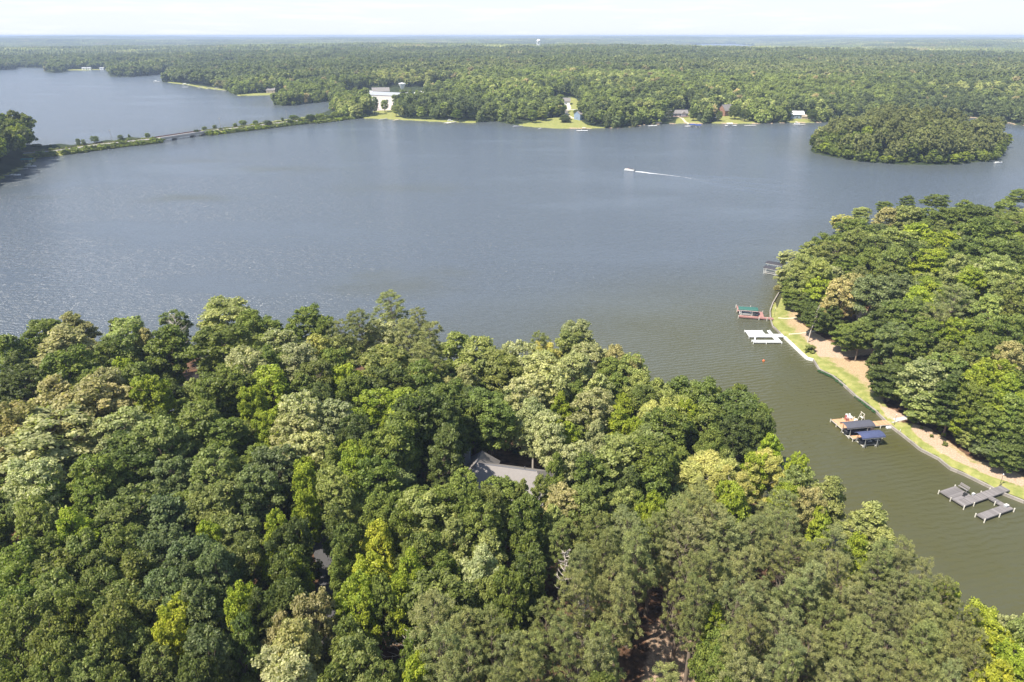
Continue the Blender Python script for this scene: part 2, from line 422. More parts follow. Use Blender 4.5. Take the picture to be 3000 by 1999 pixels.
def water_mat():
    m, nt, bs, out = new_mat('lake_water')
    N = nt.nodes; L = nt.links
    geo = N.new('ShaderNodeNewGeometry')
    def mapped(scale, rz=0.0):
        mp = N.new('ShaderNodeMapping'); mp.inputs['Scale'].default_value = scale; mp.inputs['Rotation'].default_value = (0, 0, rz)
        L.new(geo.outputs['Position'], mp.inputs['Vector']); return mp.outputs['Vector']
    def noise(vec, scale, detail=3, rough=0.55):
        n = N.new('ShaderNodeTexNoise'); n.inputs['Scale'].default_value = scale; n.inputs['Detail'].default_value = detail; n.inputs['Roughness'].default_value = rough
        L.new(vec, n.inputs['Vector']); return n.outputs['Fac']
    def mth(op, a, b=None, c=None):
        n = N.new('ShaderNodeMath'); n.operation = op
        for i, v in enumerate((a, b, c)):
            if v is None: continue
            if isinstance(v, (int, float)): n.inputs[i].default_value = v
            else: L.new(v, n.inputs[i])
        return n.outputs[0]
    # wind waves: long low crests, chop and small ripples
    wv = N.new('ShaderNodeTexWave'); wv.wave_type = 'BANDS'; wv.bands_direction = 'Y'; wv.inputs['Scale'].default_value = 0.20
    wv.inputs['Distortion'].default_value = 5.5; wv.inputs['Detail'].default_value = 3; wv.inputs['Detail Scale'].default_value = 1.6; wv.inputs['Detail Roughness'].default_value = 0.6
    L.new(mapped((1, 1, 1), R(-14)), wv.inputs['Vector'])
    n1 = noise(mapped((0.22, 1.3, 1), R(-12)), 0.55, 4, 0.6)
    n2 = noise(mapped((0.8, 1.6, 1), R(8)), 1.7, 3, 0.6)
    h = mth('ADD', mth('MULTIPLY', wv.outputs['Fac'], 0.62), mth('ADD', mth('MULTIPLY', n1, 1.05), mth('MULTIPLY', n2, 0.20)))
    # gusts and calm patches
    gust = noise(mapped((0.55, 1.5, 1), R(-8)), 0.011, 4, 0.6)
    calm = N.new('ShaderNodeMapRange'); calm.interpolation_type = 'SMOOTHSTEP'; calm.inputs['From Min'].default_value = 0.30; calm.inputs['From Max'].default_value = 0.52
    calm.inputs['To Min'].default_value = 0.45; calm.inputs['To Max'].default_value = 1.0
    L.new(gust, calm.inputs['Value'])
    # sheltered water close to the near shore is calmer
    sh = N.new('ShaderNodeAttribute'); sh.attribute_name = 'shelter'
    strength = mth('MULTIPLY', calm.outputs[0], mth('SUBTRACT', 1.0, mth('MULTIPLY', sh.outputs['Fac'], 0.72)))
    bp = N.new('ShaderNodeBump'); bp.inputs['Distance'].default_value = 0.64
    L.new(mth('MULTIPLY', strength, 0.9), bp.inputs['Strength']); L.new(h, bp.inputs['Height']); L.new(bp.outputs['Normal'], bs.inputs['Normal'])
    # blue grey, mixed to green brown by shore silt and by nearness
    sl_ = N.new('ShaderNodeAttribute'); sl_.attribute_name = 'silt_or_view_tint'
    silt = noise(mapped((1, 1, 1)), 0.02, 4, 0.6)
    mx1 = N.new('ShaderNodeMixRGB'); mx1.inputs['Color1'].default_value = (0.094, 0.114, 0.142, 1); mx1.inputs['Color2'].default_value = (0.076, 0.073, 0.028, 1)
    f = mth('MULTIPLY', sl_.outputs['Fac'], mth('ADD', 0.60, mth('MULTIPLY', silt, 0.7)))
    L.new(mth('MINIMUM', f, 1.0), mx1.inputs['Fac'])
    L.new(mx1.outputs['Color'], bs.inputs['Base Color'])
    bs.inputs['Roughness'].default_value = 0.20; bs.inputs['IOR'].default_value = 1.333; bs.inputs['Specular IOR Level'].default_value = 0.5
    return m
M['water'] = water_mat()
M['foam'] = simple('foam', (0.78, 0.80, 0.82), 0.7, 0.2, 1.0)

# ------------------------------------------------------------------ terrain and water sheets
def px_poly(pts, z=2.0):
    return poly(pts, z)
LAWNS = {
    'right_lawn': px_poly([(2282, 850), (2256, 915), (2262, 955), (2364, 1047), (2475, 1128), (2567, 1203), (2655, 1280), (2785, 1370), (2888, 1417), (3000, 1467), (3300, 1600), (3300, 1500), (3010, 1400),
                           (2940, 1370), (2850, 1345), (2790, 1300), (2720, 1250), (2640, 1235), (2585, 1170), (2565, 1080), (2540, 1060), (2480, 1060), (2450, 1015), (2350, 950), (2330, 900), (2310, 850)], 1.0),
}
FAR_LAWNS = [px_poly(p, 2.0) for p in (
    [(1053, 347), (1155, 351), (1304, 359), (1389, 361), (1395, 352), (1300, 349), (1180, 344), (1150, 322), (1100, 322), (1085, 335)],
    [(1495, 366), (1546, 373), (1601, 377), (1690, 379), (1784, 378), (1815, 372), (1760, 369), (1722, 364), (1700, 352), (1702, 326), (1688, 308), (1664, 304), (1668, 325), (1655, 345), (1600, 347), (1560, 354), (1520, 362)],
    [(1975, 364), (2050, 364), (2060, 361), (2025, 335), (2010, 328), (2005, 340), (1985, 345)],
    [(2060, 364), (2208, 365), (2215, 356), (2180, 345), (2140, 338), (2110, 340), (2100, 352), (2070, 360)],
    [(2290, 362), (2390, 364), (2385, 350), (2350, 344), (2320, 347)],
    [(690, 283), (765, 282), (807, 279), (835, 279), (830, 270), (740, 272), (690, 276)],
    [(470, 242), (531, 247), (595, 260), (663, 267), (660, 260), (560, 246), (500, 238)],
    [(200, 207), (238, 208), (314, 206), (310, 202), (200, 202)],
    [(1020, 280), (1085, 284), (1085, 297), (1060, 305), (1020, 297)],
    [(1275, 267), (1330, 265), (1335, 275), (1290, 285), (1250, 283)],
    [(2871, 349), (2937, 361), (3000, 371), (3000, 364), (2930, 352), (2870, 344)],
    [(1100, 300), (1145, 300), (1150, 345), (1090, 340)],
)]
DIRTS = [px_poly(p, 6.0) for p in (
    [(1895, 1830), (1960, 1790), (2035, 1820), (2060, 1900), (2090, 1999), (2090, 2200), (1800, 2200), (1870, 1999)],
    [(525, 1140), (520, 1090), (560, 1040), (620, 1040), (610, 1110), (600, 1130)],
    [(1110, 1880), (1140, 1860), (1190, 1880), (1180, 1930), (1130, 1940)],
    [(1470, 1340), (1660, 1390), (1660, 1415), (1560, 1400)])]
RIGHT_DIRTS = [px_poly(p, 1.5) for p in (
    [(2340, 960), (2400, 985), (2450, 1005), (2560, 980), (2580, 1040), (2470, 1045), (2400, 1040), (2370, 1000)],
    [(2570, 1170), (2660, 1210), (2640, 1232), (2600, 1215)],
    [(2680, 1235), (2720, 1245), (2790, 1300), (2850, 1345), (2940, 1370), (3010, 1400), (3010, 1425), (2900, 1385), (2830, 1355), (2770, 1325), (2700, 1280), (2660, 1240)],
    [(2500, 920), (2620, 930), (2620, 1000), (2560, 1010), (2510, 980)])]
nth = 400; nr = 640
th = np.linspace(R(-56), R(56), nth)
rad = np.exp(np.linspace(math.log(18), math.log(16500), nr))
TH, RD = np.meshgrid(th, rad)
P = np.stack([(RD * np.sin(TH)).ravel(), (RD * np.cos(TH)).ravel()], 1)
F = land_fields(P)
H_, SD_ = height(P, F)
verts = np.column_stack([P, H_])
i = np.arange(nr - 1)[:, None] * nth + np.arange(nth - 1)[None, :]
faces = np.stack([i, i + 1, i + nth + 1, i + nth], -1).reshape(-1)[::1]
faces = faces.reshape(-1, 4)[:, ::-1].reshape(-1)   # normals up
me = mesh_np('ground', verts, faces, 4)
def set_attr(me, name, arr):
    a = me.attributes.new(name, 'FLOAT', 'POINT'); a.data.foreach_set('value', np.ascontiguousarray(arr, np.float32))
rr = np.hypot(P[:, 0], P[:, 1])
lawn = sstep(-0.8, 0.8, signed_dist(P, LAWNS['right_lawn']))
dry = 0.27 + 0.68 * sstep(2.5, 8.0, F[0][1]) * (lawn > 0)
for V in FAR_LAWNS: lawn = np.maximum(lawn, sstep(-3, 3, signed_dist(P, V)))
# causeway banks and left headland margin are grassy
cw = ((F[0][3] > 0) & (F[0][3] < 14) & (rr < 900) & (P[:, 0] < -150)) | ((F[0][4] > 0) & (F[0][4] < 6) & (P[:, 0] > -400))
lawn = np.maximum(lawn, cw * 0.55)
dirt = np.zeros(len(P))
for V in DIRTS: dirt = np.maximum(dirt, 0.55 * sstep(-1.5, 1.5, signed_dist(P, V)))
for V in RIGHT_DIRTS: dirt = np.maximum(dirt, sstep(-1.0, 1.5, signed_dist(P, V)))
shore_strip = (rr > 600) & (SD_ > 0) & (SD_ < 5) & (P[:, 0] > 60) & (F[0][3] > 0)
dirt = np.maximum(dirt, shore_strip * 0.6)
set_attr(me, 'lawn', lawn); set_attr(me, 'dry', dry); set_attr(me, 'dirt', dirt); set_attr(me, 'far', sstep(420, 560, rr))
me.shade_smooth()
tag(link('ground', me, M['ground']), kind='structure')

# water: polar sheet so that the shore attributes are fine near the camera
nth2, nr2 = 320, 460
th2 = np.linspace(R(-60), R(60), nth2); rad2 = np.exp(np.linspace(math.log(15), math.log(16400), nr2))
TH, RD = np.meshgrid(th2, rad2)
PW = np.stack([(RD * np.sin(TH)).ravel(), (RD * np.cos(TH)).ravel()], 1)
FW = land_fields(PW)
sdw = -np.maximum.reduce(FW[0])
i = np.arange(nr2 - 1)[:, None] * nth2 + np.arange(nth2 - 1)[None, :]
faces = np.stack([i + nth2, i + nth2 + 1, i + 1, i], -1).reshape(-1)
me = mesh_np('lake_water', np.column_stack([PW, np.zeros(len(PW))]), faces, 4)
dist_near = np.minimum(-FW[0][0], -FW[0][1])
silt_view = np.clip(1 - sdw / 26.0, 0, 1) ** 1.3 * (np.hypot(PW[:, 0], PW[:, 1]) < 420)
silt_view = np.maximum(silt_view, np.clip(1 - np.abs(sdw) / 50.0, 0, 1) * 0.40)
narrow = np.clip(1 - (-FW[0][0] - FW[0][1]) / 260.0, 0, 1)      # inlet between the two near shores
silt_view = np.maximum(silt_view, 1.0 * sstep(0.25, 0.85, narrow))
silt_view = np.maximum(silt_view, 0.26 * sstep(330, 130, np.hypot(PW[:, 0], PW[:, 1])))  # browner near the viewpoint: weaker sky reflection put into the colour
shelt = np.maximum(sstep(0.35, 0.85, narrow), 0.5 * np.clip(1 - dist_near / 40.0, 0, 1))
for (qx, qy, wx, wy, am) in ((560, 580, 22, 9, .9), (520, 574, 14, 5, .6), (810, 496, 34, 11, .7), (1190, 552, 40, 14, .45), (600, 473, 22, 7, .6), (1160, 842, 30, 14, .7), (1100, 810, 16, 9, .6), (1330, 800, 14, 7, .5), (110, 578, 14, 5, .6), (700, 452, 26, 7, .35)):
    c = at(qx, qy, 0); wob = 1 + .7 * (fbm(PW[:, 0] / 14.0, PW[:, 1] / 14.0, 3) - .5)
    g_ = am * 0.55 * np.exp(-(((PW[:, 0] - c[0]) / wx) ** 2 + ((PW[:, 1] - c[1]) / wy) ** 2) * wob ** 3); silt_view = np.maximum(silt_view, g_); shelt = np.maximum(shelt, g_ * .6)
set_attr(me, 'silt_or_view_tint', silt_view); set_attr(me, 'shelter', shelt)
me.shade_smooth()
tag(link('lake_water', me, M['water']), kind='structure')
# ------------------------------------------------------------------ tree forms
def lobe_points(n, shape, rg, rad_lo, rad_hi):
    """centres and radii of the leafy masses of a crown of unit radius, height -1..1"""
    out = []
    tries = 0
    while len(out) < n and tries < 9000:
        tries += 1
        u = rg.random(); a = rg.random() * 2 * math.pi
        if shape == 'round':
            z = -0.75 + 1.62 * u ** 0.8; w = math.sqrt(max(0.0, 1 - (z / 1.05) ** 2)) * (0.95 + 0.12 * math.sin(2 * a + n))
        elif shape == 'tall':
            z = -0.95 + 1.8 * u; w = (1 - max(0, z) ** 1.7) * (0.80 + 0.2 * math.sin(3 * a + 1.3 * n)) * (0.55 + 0.45 * min(1, (z + 1.0) * 1.3))
        elif shape == 'spread':
            z = -0.45 + 1.2 * u; w = 1.05 * math.sqrt(max(0.0, 1 - (z / 0.98) ** 2)) * (0.85 + 0.22 * math.sin(3 * a + n))
        else:  # pine
            z = -0.95 + 1.85 * u ** 0.75; w = math.sqrt(max(0, 1 - (max(z, -0.1) / 1.0) ** 2.4 if z > 0 else 1 - 0.5 * z * z)) * (0.8 + 0.2 * math.sin(2 * a + 4 * z + n))
        rr_ = rg.uniform(rad_lo, rad_hi)
        k = math.sqrt(rg.uniform(0.30, 1.0)) if shape != 'pine' else math.sqrt(rg.uniform(0.12, 1.0))
        w *= 1 + 0.16 * math.sin(2 * a + 1.7 * n) * math.sin(3 * z + n) + 0.10 * math.sin(5 * a + n)
        q = max(0.0, w - rr_ * 0.6) * k
        p = np.array([q * math.cos(a), q * math.sin(a), z * 0.86])
        if all(np.linalg.norm(p - o[0]) > 0.50 * (rr_ + o[1]) for o in out): out.append((p, rr_))
    return out
def leaf_mesh(name, seed, shape='round', nl=30, rl=(0.20, 0.36), leaves=10000, size=0.07, aspect=0.6, droop=0.0, up=0.35, rnd=0.55, shell=(0.72, 1.06), squash=0.85, stretch=1.0):
    rg = np.random.default_rng(seed)
    L = lobe_points(nl, shape, rg, *rl)
    L = [(l[0] * np.array([1, 1, stretch]), l[1]) for l in L]
    C = np.array([l[0] for l in L]); Rr = np.array([l[1] for l in L])
    # second order bumps on every mass, so that the outline breaks up
    nb = 9
    w = Rr ** 2; w /= w.sum()
    m = int(leaves * 1.7)
    k = rg.choice(len(L), m, p=w)
    bumps = rg.normal(size=(len(L), nb, 3)); bumps /= np.linalg.norm(bumps, axis=2, keepdims=True); bumps[:, :, 2] = np.abs(bumps[:, :, 2]) * 0.8 - 0.15
    j = rg.integers(0, nb, m)
    d = rg.normal(size=(m, 3)); d /= np.linalg.norm(d, axis=1, keepdims=True)
    d[:, 2] = np.where((d[:, 2] < -0.2) & (rg.random(m) < 0.75), -d[:, 2], d[:, 2])
    sub = bumps[k, j] * 0.66 + d * 0.42
    use = rg.random(m) < 0.8
    off = np.where(use[:, None], sub, d)
    rad_ = rg.uniform(shell[0], shell[1], m)
    off = off * rad_[:, None]
    Pp = C[k] + off * Rr[k][:, None] * np.array([1, 1, squash])
    # drop leaves buried deep inside another mass
    keep = np.ones(m, bool)
    for q in range(len(L)):
        dd = np.linalg.norm((Pp - C[q]) / Rr[q], axis=1)
        keep &= ~((dd < 0.55) & (k != q))
    Pp = Pp[keep][:leaves]; off = off[keep][:leaves]; k = k[keep][:leaves]; n = len(Pp)
    nrm = off / (np.linalg.norm(off, axis=1, keepdims=True) + 1e-6)
    r3 = rg.normal(size=(n, 3)); r3 /= np.linalg.norm(r3, axis=1, keepdims=True)
    nrm = nrm * (1 - rnd) + r3 * rnd + np.array([0, 0, up]); nrm /= np.linalg.norm(nrm, axis=1, keepdims=True)
    t = np.cross(nrm, rg.normal(size=(n, 3)) + np.array([0, 0, -droop * 3.0])); t /= np.linalg.norm(t, axis=1, keepdims=True)
    b = np.cross(nrm, t)
    if droop: b = b * (1 - droop) + np.array([0, 0, -1.0]) * droop; b /= np.linalg.norm(b, axis=1, keepdims=True)
    s = size * rg.uniform(0.6, 1.35, n)[:, None]
    V = np.empty((n, 4, 3))
    V[:, 0] = Pp - b * s; V[:, 1] = Pp + t * s * aspect - b * s * 0.1; V[:, 2] = Pp + b * s; V[:, 3] = Pp - t * s * aspect - b * s * 0.1
    me = mesh_np(name, V.reshape(-1, 3), np.arange(n * 4), 4)
    set_attr(me, 'leaf_random', np.repeat(rg.random(n), 4))
    lr = rg.random(len(L)); set_attr(me, 'lobe_random', np.repeat(np.clip(lr[k] * 0.8 + rg.normal(size=n) * 0.1 + 0.1, 0, 1), 4))
    return me, L
def branch_mesh(name, L, seed, frac=0.75, trunk_r=0.05, stretch=1.0, lean=0.06):
    """stem and limbs in crown units: root at z = lowz (stretched later), limbs reach into the masses"""
    rg = random.Random(seed); mb = MB()
    top = 0.62 * stretch
    pts = []
    for q in range(7):
        f = q / 6.0; z = -stretch + f * (top + stretch)
        pts.append((lean * math.sin(f * 3 + seed), lean * math.cos(f * 2.3 + seed), z))
    for q in range(6):
        r0 = trunk_r * (1 - 0.80 * q / 6.0); r1 = trunk_r * (1 - 0.80 * (q + 1) / 6.0)
        mb.tube(pts[q], pts[q + 1], r0, r1, 7, cap=False)
    for (c, r) in L:
        if rg.random() > frac: continue
        z0 = max(-0.95 * stretch, min(top - 0.05, c[2] - 0.25 - 0.5 * math.hypot(c[0], c[1])))
        f = (z0 + stretch) / (top + stretch)
        a = Vector((lean * math.sin(f * 3 + seed), lean * math.cos(f * 2.3 + seed), z0)); e = Vector(c)
        mid_ = a.lerp(e, 0.5) + Vector((0, 0, -0.05))
        rr0 = trunk_r * 0.42 * (1 - 0.4 * f)
        mb.tube(a, mid_, rr0, rr0 * 0.6, 5, cap=False); mb.tube(mid_, e, rr0 * 0.6, rr0 * 0.2, 5, cap=False)
    return mb.mesh(name)

FORMS = {'broad': [], 'feather': [], 'pine': []}
specs = [('round', 78, (0.13, 0.30)), ('round', 100, (0.11, 0.25)), ('round', 84, (0.13, 0.28)), ('tall', 86, (0.12, 0.26)), ('round', 66, (0.16, 0.34)),
         ('spread', 90, (0.13, 0.27)), ('tall', 100, (0.11, 0.24)), ('round', 110, (0.10, 0.24))]
ST = 1.55
for q, (shp, nl_, rl_) in enumerate(specs):
    me, L = leaf_mesh('broadleaf_crown', 100 + q, shp, nl_, rl_, leaves=20000, size=0.047, aspect=0.62, rnd=0.55, shell=(0.55, 1.18), stretch=ST)
    me.materials.append(M['leaf'])
    tm = branch_mesh('trunk_form', L, 100 + q, 0.5, 0.045, stretch=ST); tm.materials.append(M['bark'])
    FORMS['broad'].append((me, tm))
for q in range(2):
    me, L = leaf_mesh('feathery_crown', 200 + q, 'round' if q else 'spread', 60, (0.15, 0.28), leaves=17000, size=0.07, aspect=0.26, stretch=ST, droop=0.45, rnd=0.45, up=0.2)
    me.materials.append(M['leaf'])
    tm = branch_mesh('trunk_form', L, 200 + q, 0.5, 0.04, stretch=ST); tm.materials.append(M['bark_pale'])
    FORMS['feather'].append((me, tm))
for q in range(6):
    me, L = leaf_mesh('pine_crown', 300 + q, 'pine', 120 + 8 * q, (0.10, 0.18), leaves=19000, stretch=ST, size=0.05, aspect=0.16, rnd=0.62, up=0.5, shell=(0.15, 1.1), squash=0.75)
    me.materials.append(M['needle'])
    tm = branch_mesh('trunk_form', L, 300 + q, 0.6, 0.035, stretch=ST, lean=0.04); tm.materials.append(M['bark'])
    FORMS['pine'].append((me, tm))
# trunk below the crown: one unit tall cylinder with root flare
mb = MB(); prof = [(1.35, 0.0), (1.05, 0.06), (0.95, 0.3), (0.9, 0.65), (0.85, 1.0)]
mb.loft([[(r * math.cos(2 * math.pi * k / 9) * (1 + 0.1 * math.sin(3 * k)), r * math.sin(2 * math.pi * k / 9), z) for k in range(9)] for r, z in prof], True, True)
STEM = mb.mesh('stem_form'); STEM.materials.append(M['bark']); STEM.shade_smooth()
STEM_PALE = STEM.copy(); STEM_PALE.materials.clear(); STEM_PALE.materials.append(M['bark_pale'])

TINT = {'s': (0.265, 0.270, 0.120), 'g': (0.120, 0.148, 0.030), 'd': (0.082, 0.104, 0.025), 'y': (0.190, 0.225, 0.024), 'Y': (0.255, 0.262, 0.028),
        't': (0.250, 0.225, 0.090), 'p': (0.160, 0.170, 0.060), 'o': (0.138, 0.156, 0.040), 'b': (0.112, 0.138, 0.048), 'l': (0.300, 0.285, 0.085), 'w': (0.200, 0.218, 0.066)}
LOOK = {'s': 'silvery green', 'g': 'mid green', 'd': 'dark green', 'y': 'yellow green', 'Y': 'bright yellow', 't': 'buff tipped', 'p': 'dull green',
        'o': 'olive green', 'b': 'bluish green', 'l': 'pale lime feathery', 'w': 'pale green'}

NEAR = """32,1003,45,g 112,968,48,g 160,959,40,g 217,949,48,t 190,1005,80,t 345,952,28,o 367,994,66,w 424,987,40,t 510,933,36,b 494,1003,66,g
526,1058,78,o 663,924,82,w 654,1020,74,g 733,940,40,g 48,1067,56,d 64,1131,60,d 207,1083,74,g 319,1040,55,g 357,1064,30,y 280,1102,40,g 399,1105,48,g 338,1125,30,g
440,1140,48,y 160,1163,82,t 287,1150,70,t 255,1205,82,t 367,1163,58,t 48,1227,68,t 25,1290,52,t 160,1306,125,s 90,1385,70,s 367,1236,62,s 300,1265,55,s 472,1217,42,g
367,1300,62,d 462,1275,62,o 580,1236,72,g 638,1259,58,g 622,1131,54,g 686,1102,54,g 717,1058,58,s 733,1147,35,y
782,956,40,g 900,920,42,g 855,972,38,g 954,943,28,g 999,956,36,p 1056,930,44,p 1149,902,58,p 1228,921,34,p 1196,965,50,p 1260,985,52,p 1245,1035,48,p 1120,985,56,s 1126,1052,62,w
1145,1109,52,d 929,997,35,l 992,1007,48,w 973,1039,40,g 814,1010,68,s 868,1045,48,s 782,1060,44,g 782,1115,50,y 788,1227,40,y 929,1098,58,o 884,1118,44,o 1011,1096,42,y
1030,1130,42,g 1212,1109,34,l 1244,1102,48,g 1335,1035,72,w 1404,1045,62,w 1356,1105,50,s 1477,1070,50,o 1493,1010,30,s 929,1157,46,d 878,1204,62,s 980,1198,50,s
862,1259,62,s 903,1306,58,s 1101,1179,50,y 1196,1195,62,y 1133,1230,30,y 1037,1243,46,d 1260,1179,48,g 1324,1163,48,g 1292,1220,58,d 1340,1211,44,g 1300,1290,48,d
1165,1290,68,b 1094,1290,44,g 1031,1313,44,y 973,1322,44,o 887,1360,36,y 1436,1195,58,g 1467,1235,52,d 1477,1300,46,g
1583,992,32,p 1691,960,46,s 1679,1004,48,w 1541,1034,44,s 1602,1040,44,l 1723,1040,54,s 1680,1070,44,s 1803,1028,34,t 1862,1040,20,t 1787,1079,40,g 1855,1079,44,w 1876,1110,34,w
1812,1112,36,g 1596,1104,72,s 1548,1140,58,s 1643,1171,38,y 1755,1130,56,s 1739,1187,58,s 1679,1135,36,g 1828,1174,30,y 1883,1161,48,g 1937,1136,44,w 1997,1128,46,g
2058,1145,44,g 2106,1135,26,g 2154,1158,48,g 2195,1160,42,g 2217,1190,42,g 2170,1192,56,d 2222,1235,44,d 2157,1251,44,d 1812,1225,44,y 1860,1238,30,y 1915,1213,52,l
1978,1187,48,w 2010,1193,32,y 2058,1222,56,g 1946,1251,56,g 1899,1283,52,w 2090,1283,38,g 1564,1206,54,s 1612,1238,44,s 1666,1251,36,y 1749,1251,38,s 1564,1299,40,g
1630,1335,30,g 1698,1315,48,s 1803,1315,66,w 1723,1356,54,g 1899,1335,54,g 1946,1308,44,g
1580,1402,18,o 1530,1420,18,o 1915,1389,52,g 1844,1395,48,d 1835,1450,40,w 1875,1453,32,g 1924,1450,32,y 1895,1491,34,y 2080,1378,66,l 2147,1400,52,l 2157,1440,46,y
2131,1338,44,o 2217,1348,36,y 2058,1453,62,p 2090,1500,66,p 1978,1498,54,p 2010,1555,62,p 2122,1555,62,p 2202,1549,62,p 1835,1523,58,p 1920,1535,48,p 1723,1453,52,o
1659,1453,48,t 1621,1496,44,w 1739,1530,54,o 1643,1545,46,o 1548,1491,46,g 1548,1561,48,g 1771,1575,48,p 1867,1575,54,p 1538,1660,54,d 1707,1619,50,p 1787,1667,54,p
1819,1715,58,p 1698,1692,50,p 2010,1640,48,p 2050,1708,50,p 2090,1622,58,p 2186,1635,58,p 2154,1730,58,p 2217,1715,46,p
1605,1786,50,o 1666,1834,48,p 1771,1850,54,p 1749,1907,54,p 1548,1866,54,p 1548,1945,54,p 1787,1965,50,g 2100,1786,30,y 2110,1850,36,g 2120,1920,44,g
2170,1870,60,p 2217,1818,56,p 2202,1945,56,p 2130,1980,40,g
2403,1531,44,y 2314,1525,40,p 2553,1510,62,w 2515,1585,20,y 2441,1588,58,p 2590,1598,46,p 2314,1604,58,p 2640,1637,44,p 2575,1645,48,p 2473,1665,58,p 2378,1678,56,p 2314,1706,56,p
2715,1705,42,p 2778,1728,20,y 2640,1706,48,p 2505,1735,56,p 2569,1764,50,p 2740,1775,52,p 2680,1780,48,p 2425,1780,56,p 2521,1821,54,p 2715,1840,54,p 2790,1828,44,p 2473,1872,54,p
2378,1870,56,p 2760,1876,52,p 2810,1900,42,p 2560,1905,50,p 2904,1825,56,Y 2936,1885,56,Y 2913,1955,54,Y 2965,1806,34,s 2665,1955,54,p 2457,1950,52,p 2728,1960,52,p 2808,1968,44,p
2314,1955,54,p 2569,1985,48,p 2620,1890,50,p 2290,1810,54,p 2290,1880,54,p
2261,1287,44,y 2345,1328,28,y 2242,1356,48,l 2330,1394,44,w 2430,1420,50,w 2380,1450,40,t 2314,1425,34,y 2291,1475,48,p 2406,1492,36,y
271,1380,62,g 383,1364,58,d 144,1437,62,g 510,1373,48,b 622,1373,66,o 622,1446,62,o 389,1459,58,o 271,1443,50,g 96,1507,58,o 217,1523,58,y 312,1504,54,o 494,1491,66,b 367,1571,54,o
462,1581,58,b 686,1539,58,o 717,1590,48,o 606,1533,20,y 128,1581,48,g 48,1635,58,g 223,1603,58,o 175,1651,54,o 287,1635,52,o 558,1603,58,b 399,1651,58,o 526,1655,52,b 638,1625,50,b
144,1715,58,o 287,1699,52,o 494,1705,54,b 590,1720,58,b 223,1735,48,o 344,1735,52,o 48,1740,56,g 523,1768,50,Y 702,1735,34,y 415,1770,48,o
42,1800,52,o 127,1850,58,o 319,1810,62,o 191,1895,54,o 489,1838,40,Y 595,1875,66,b 446,1935,58,o 298,1895,54,o 574,1955,50,d 340,1980,50,o 106,1970,54,o 21,1960,46,g 230,1975,50,o
400,1865,44,o 798,1348,56,b 740,1400,56,b 887,1380,36,y 893,1448,30,y 1037,1348,48,y 989,1412,56,w 1101,1396,56,g 989,1491,50,d 807,1512,36,y 798,1576,44,y 862,1625,30,y
1110,1475,44,g 1107,1555,44,Y 1180,1510,52,g 1244,1491,62,w 1308,1462,52,g 1372,1450,44,g 1440,1450,42,o 1228,1575,52,g 1340,1543,56,w 1420,1507,52,g 1420,1575,48,w
1101,1640,48,Y 1196,1648,52,y 1292,1638,54,g 1404,1622,52,s 1037,1712,50,y 1117,1712,40,g 1180,1703,44,y 1292,1735,72,o 1420,1718,44,o 1483,1702,48,g
1276,1790,80,p 909,1775,52,t 798,1816,48,t 870,1860,58,t 1021,1822,52,o 1062,1775,36,y 1037,1918,60,o 1212,1866,44,g 1276,1870,60,p 1356,1822,54,p 1212,1950,40,y
830,1950,70,s 951,1960,40,g 1110,1965,46,o 1308,1955,54,p 1366,1900,50,p 1483,1882,44,p 1455,1961,50,p 1440,1800,46,p"""
RIGHT = """2314,764,40,s 2368,734,38,w 2425,715,38,g 2467,665,44,l 2521,638,38,w 2506,676,48,g 2590,611,26,g 2597,636,34,t 2655,607,42,d 2655,634,46,w 2712,642,44,g 2743,604,48,g 2827,615,46,g
2789,642,44,g 2865,638,52,d 2942,619,48,g 2980,590,48,g 2368,780,42,w 2444,749,48,o 2502,715,46,o 2559,734,44,d 2628,715,52,w 2685,688,44,y 2770,715,56,y 2827,722,46,d 2846,676,44,g
2904,684,56,g 2973,665,54,g 2330,810,46,s 2398,803,44,w 2483,780,46,g 2548,772,46,g 2617,764,46,g 2674,749,46,d 2731,764,42,y 2808,780,48,w 2904,734,48,g 2961,741,48,d 2923,787,44,w
2846,810,48,y 2337,848,42,g 2406,841,38,y 2502,826,38,t 2464,856,46,t 2559,852,56,b 2636,848,48,b 2712,841,42,y 2800,868,66,p 2597,803,40,o 2697,879,44,y 2655,917,56,g
2904,875,46,w 2961,837,46,o 2980,894,46,o 2731,933,56,p 2372,895,42,d 2318,878,26,g 2421,938,34,d 2483,988,46,g 2578,933,46,d 2628,979,46,b 2712,963,46,g 2808,971,48,y 2904,952,46,g
2973,952,46,g 2674,1009,46,g 2770,1028,48,o 2586,1059,42,d 2617,1105,46,d 2865,1021,46,g 2961,1028,38,t 2712,1093,50,s 2827,1067,46,o 2923,1086,46,y 2846,1124,42,y 2609,1119,50,d
2710,1165,58,w 2808,1127,50,d 2884,1100,46,y 2961,1127,46,y 2865,1157,46,g 2923,1184,46,y 2980,1184,46,g 2839,1203,38,y 2904,1222,42,g 2973,1241,44,g 2846,1260,38,w 2911,1303,44,b
2961,1287,48,d 2942,1337,42,d 2992,1318,46,d 2770,1070,46,g 2760,1200,40,g"""
def parse(s):
    out = []
    for tok in s.split():
        a, b, c, d = tok.split(','); out.append((float(a), float(b), float(c), d))
    return out
HOUSE1 = at(1450, 1412, 11.0); HOUSE2 = at(570, 1165, 9.0)
TREES = []     # dicts: x y z r rz H kind look
def add_tree(x, y, z, r, rz, H, look, px, py, zone):
    TREES.append(dict(x=x, y=y, z=z, r=r, rz=rz, H=H, look=look, px=px, py=py, zone=zone))
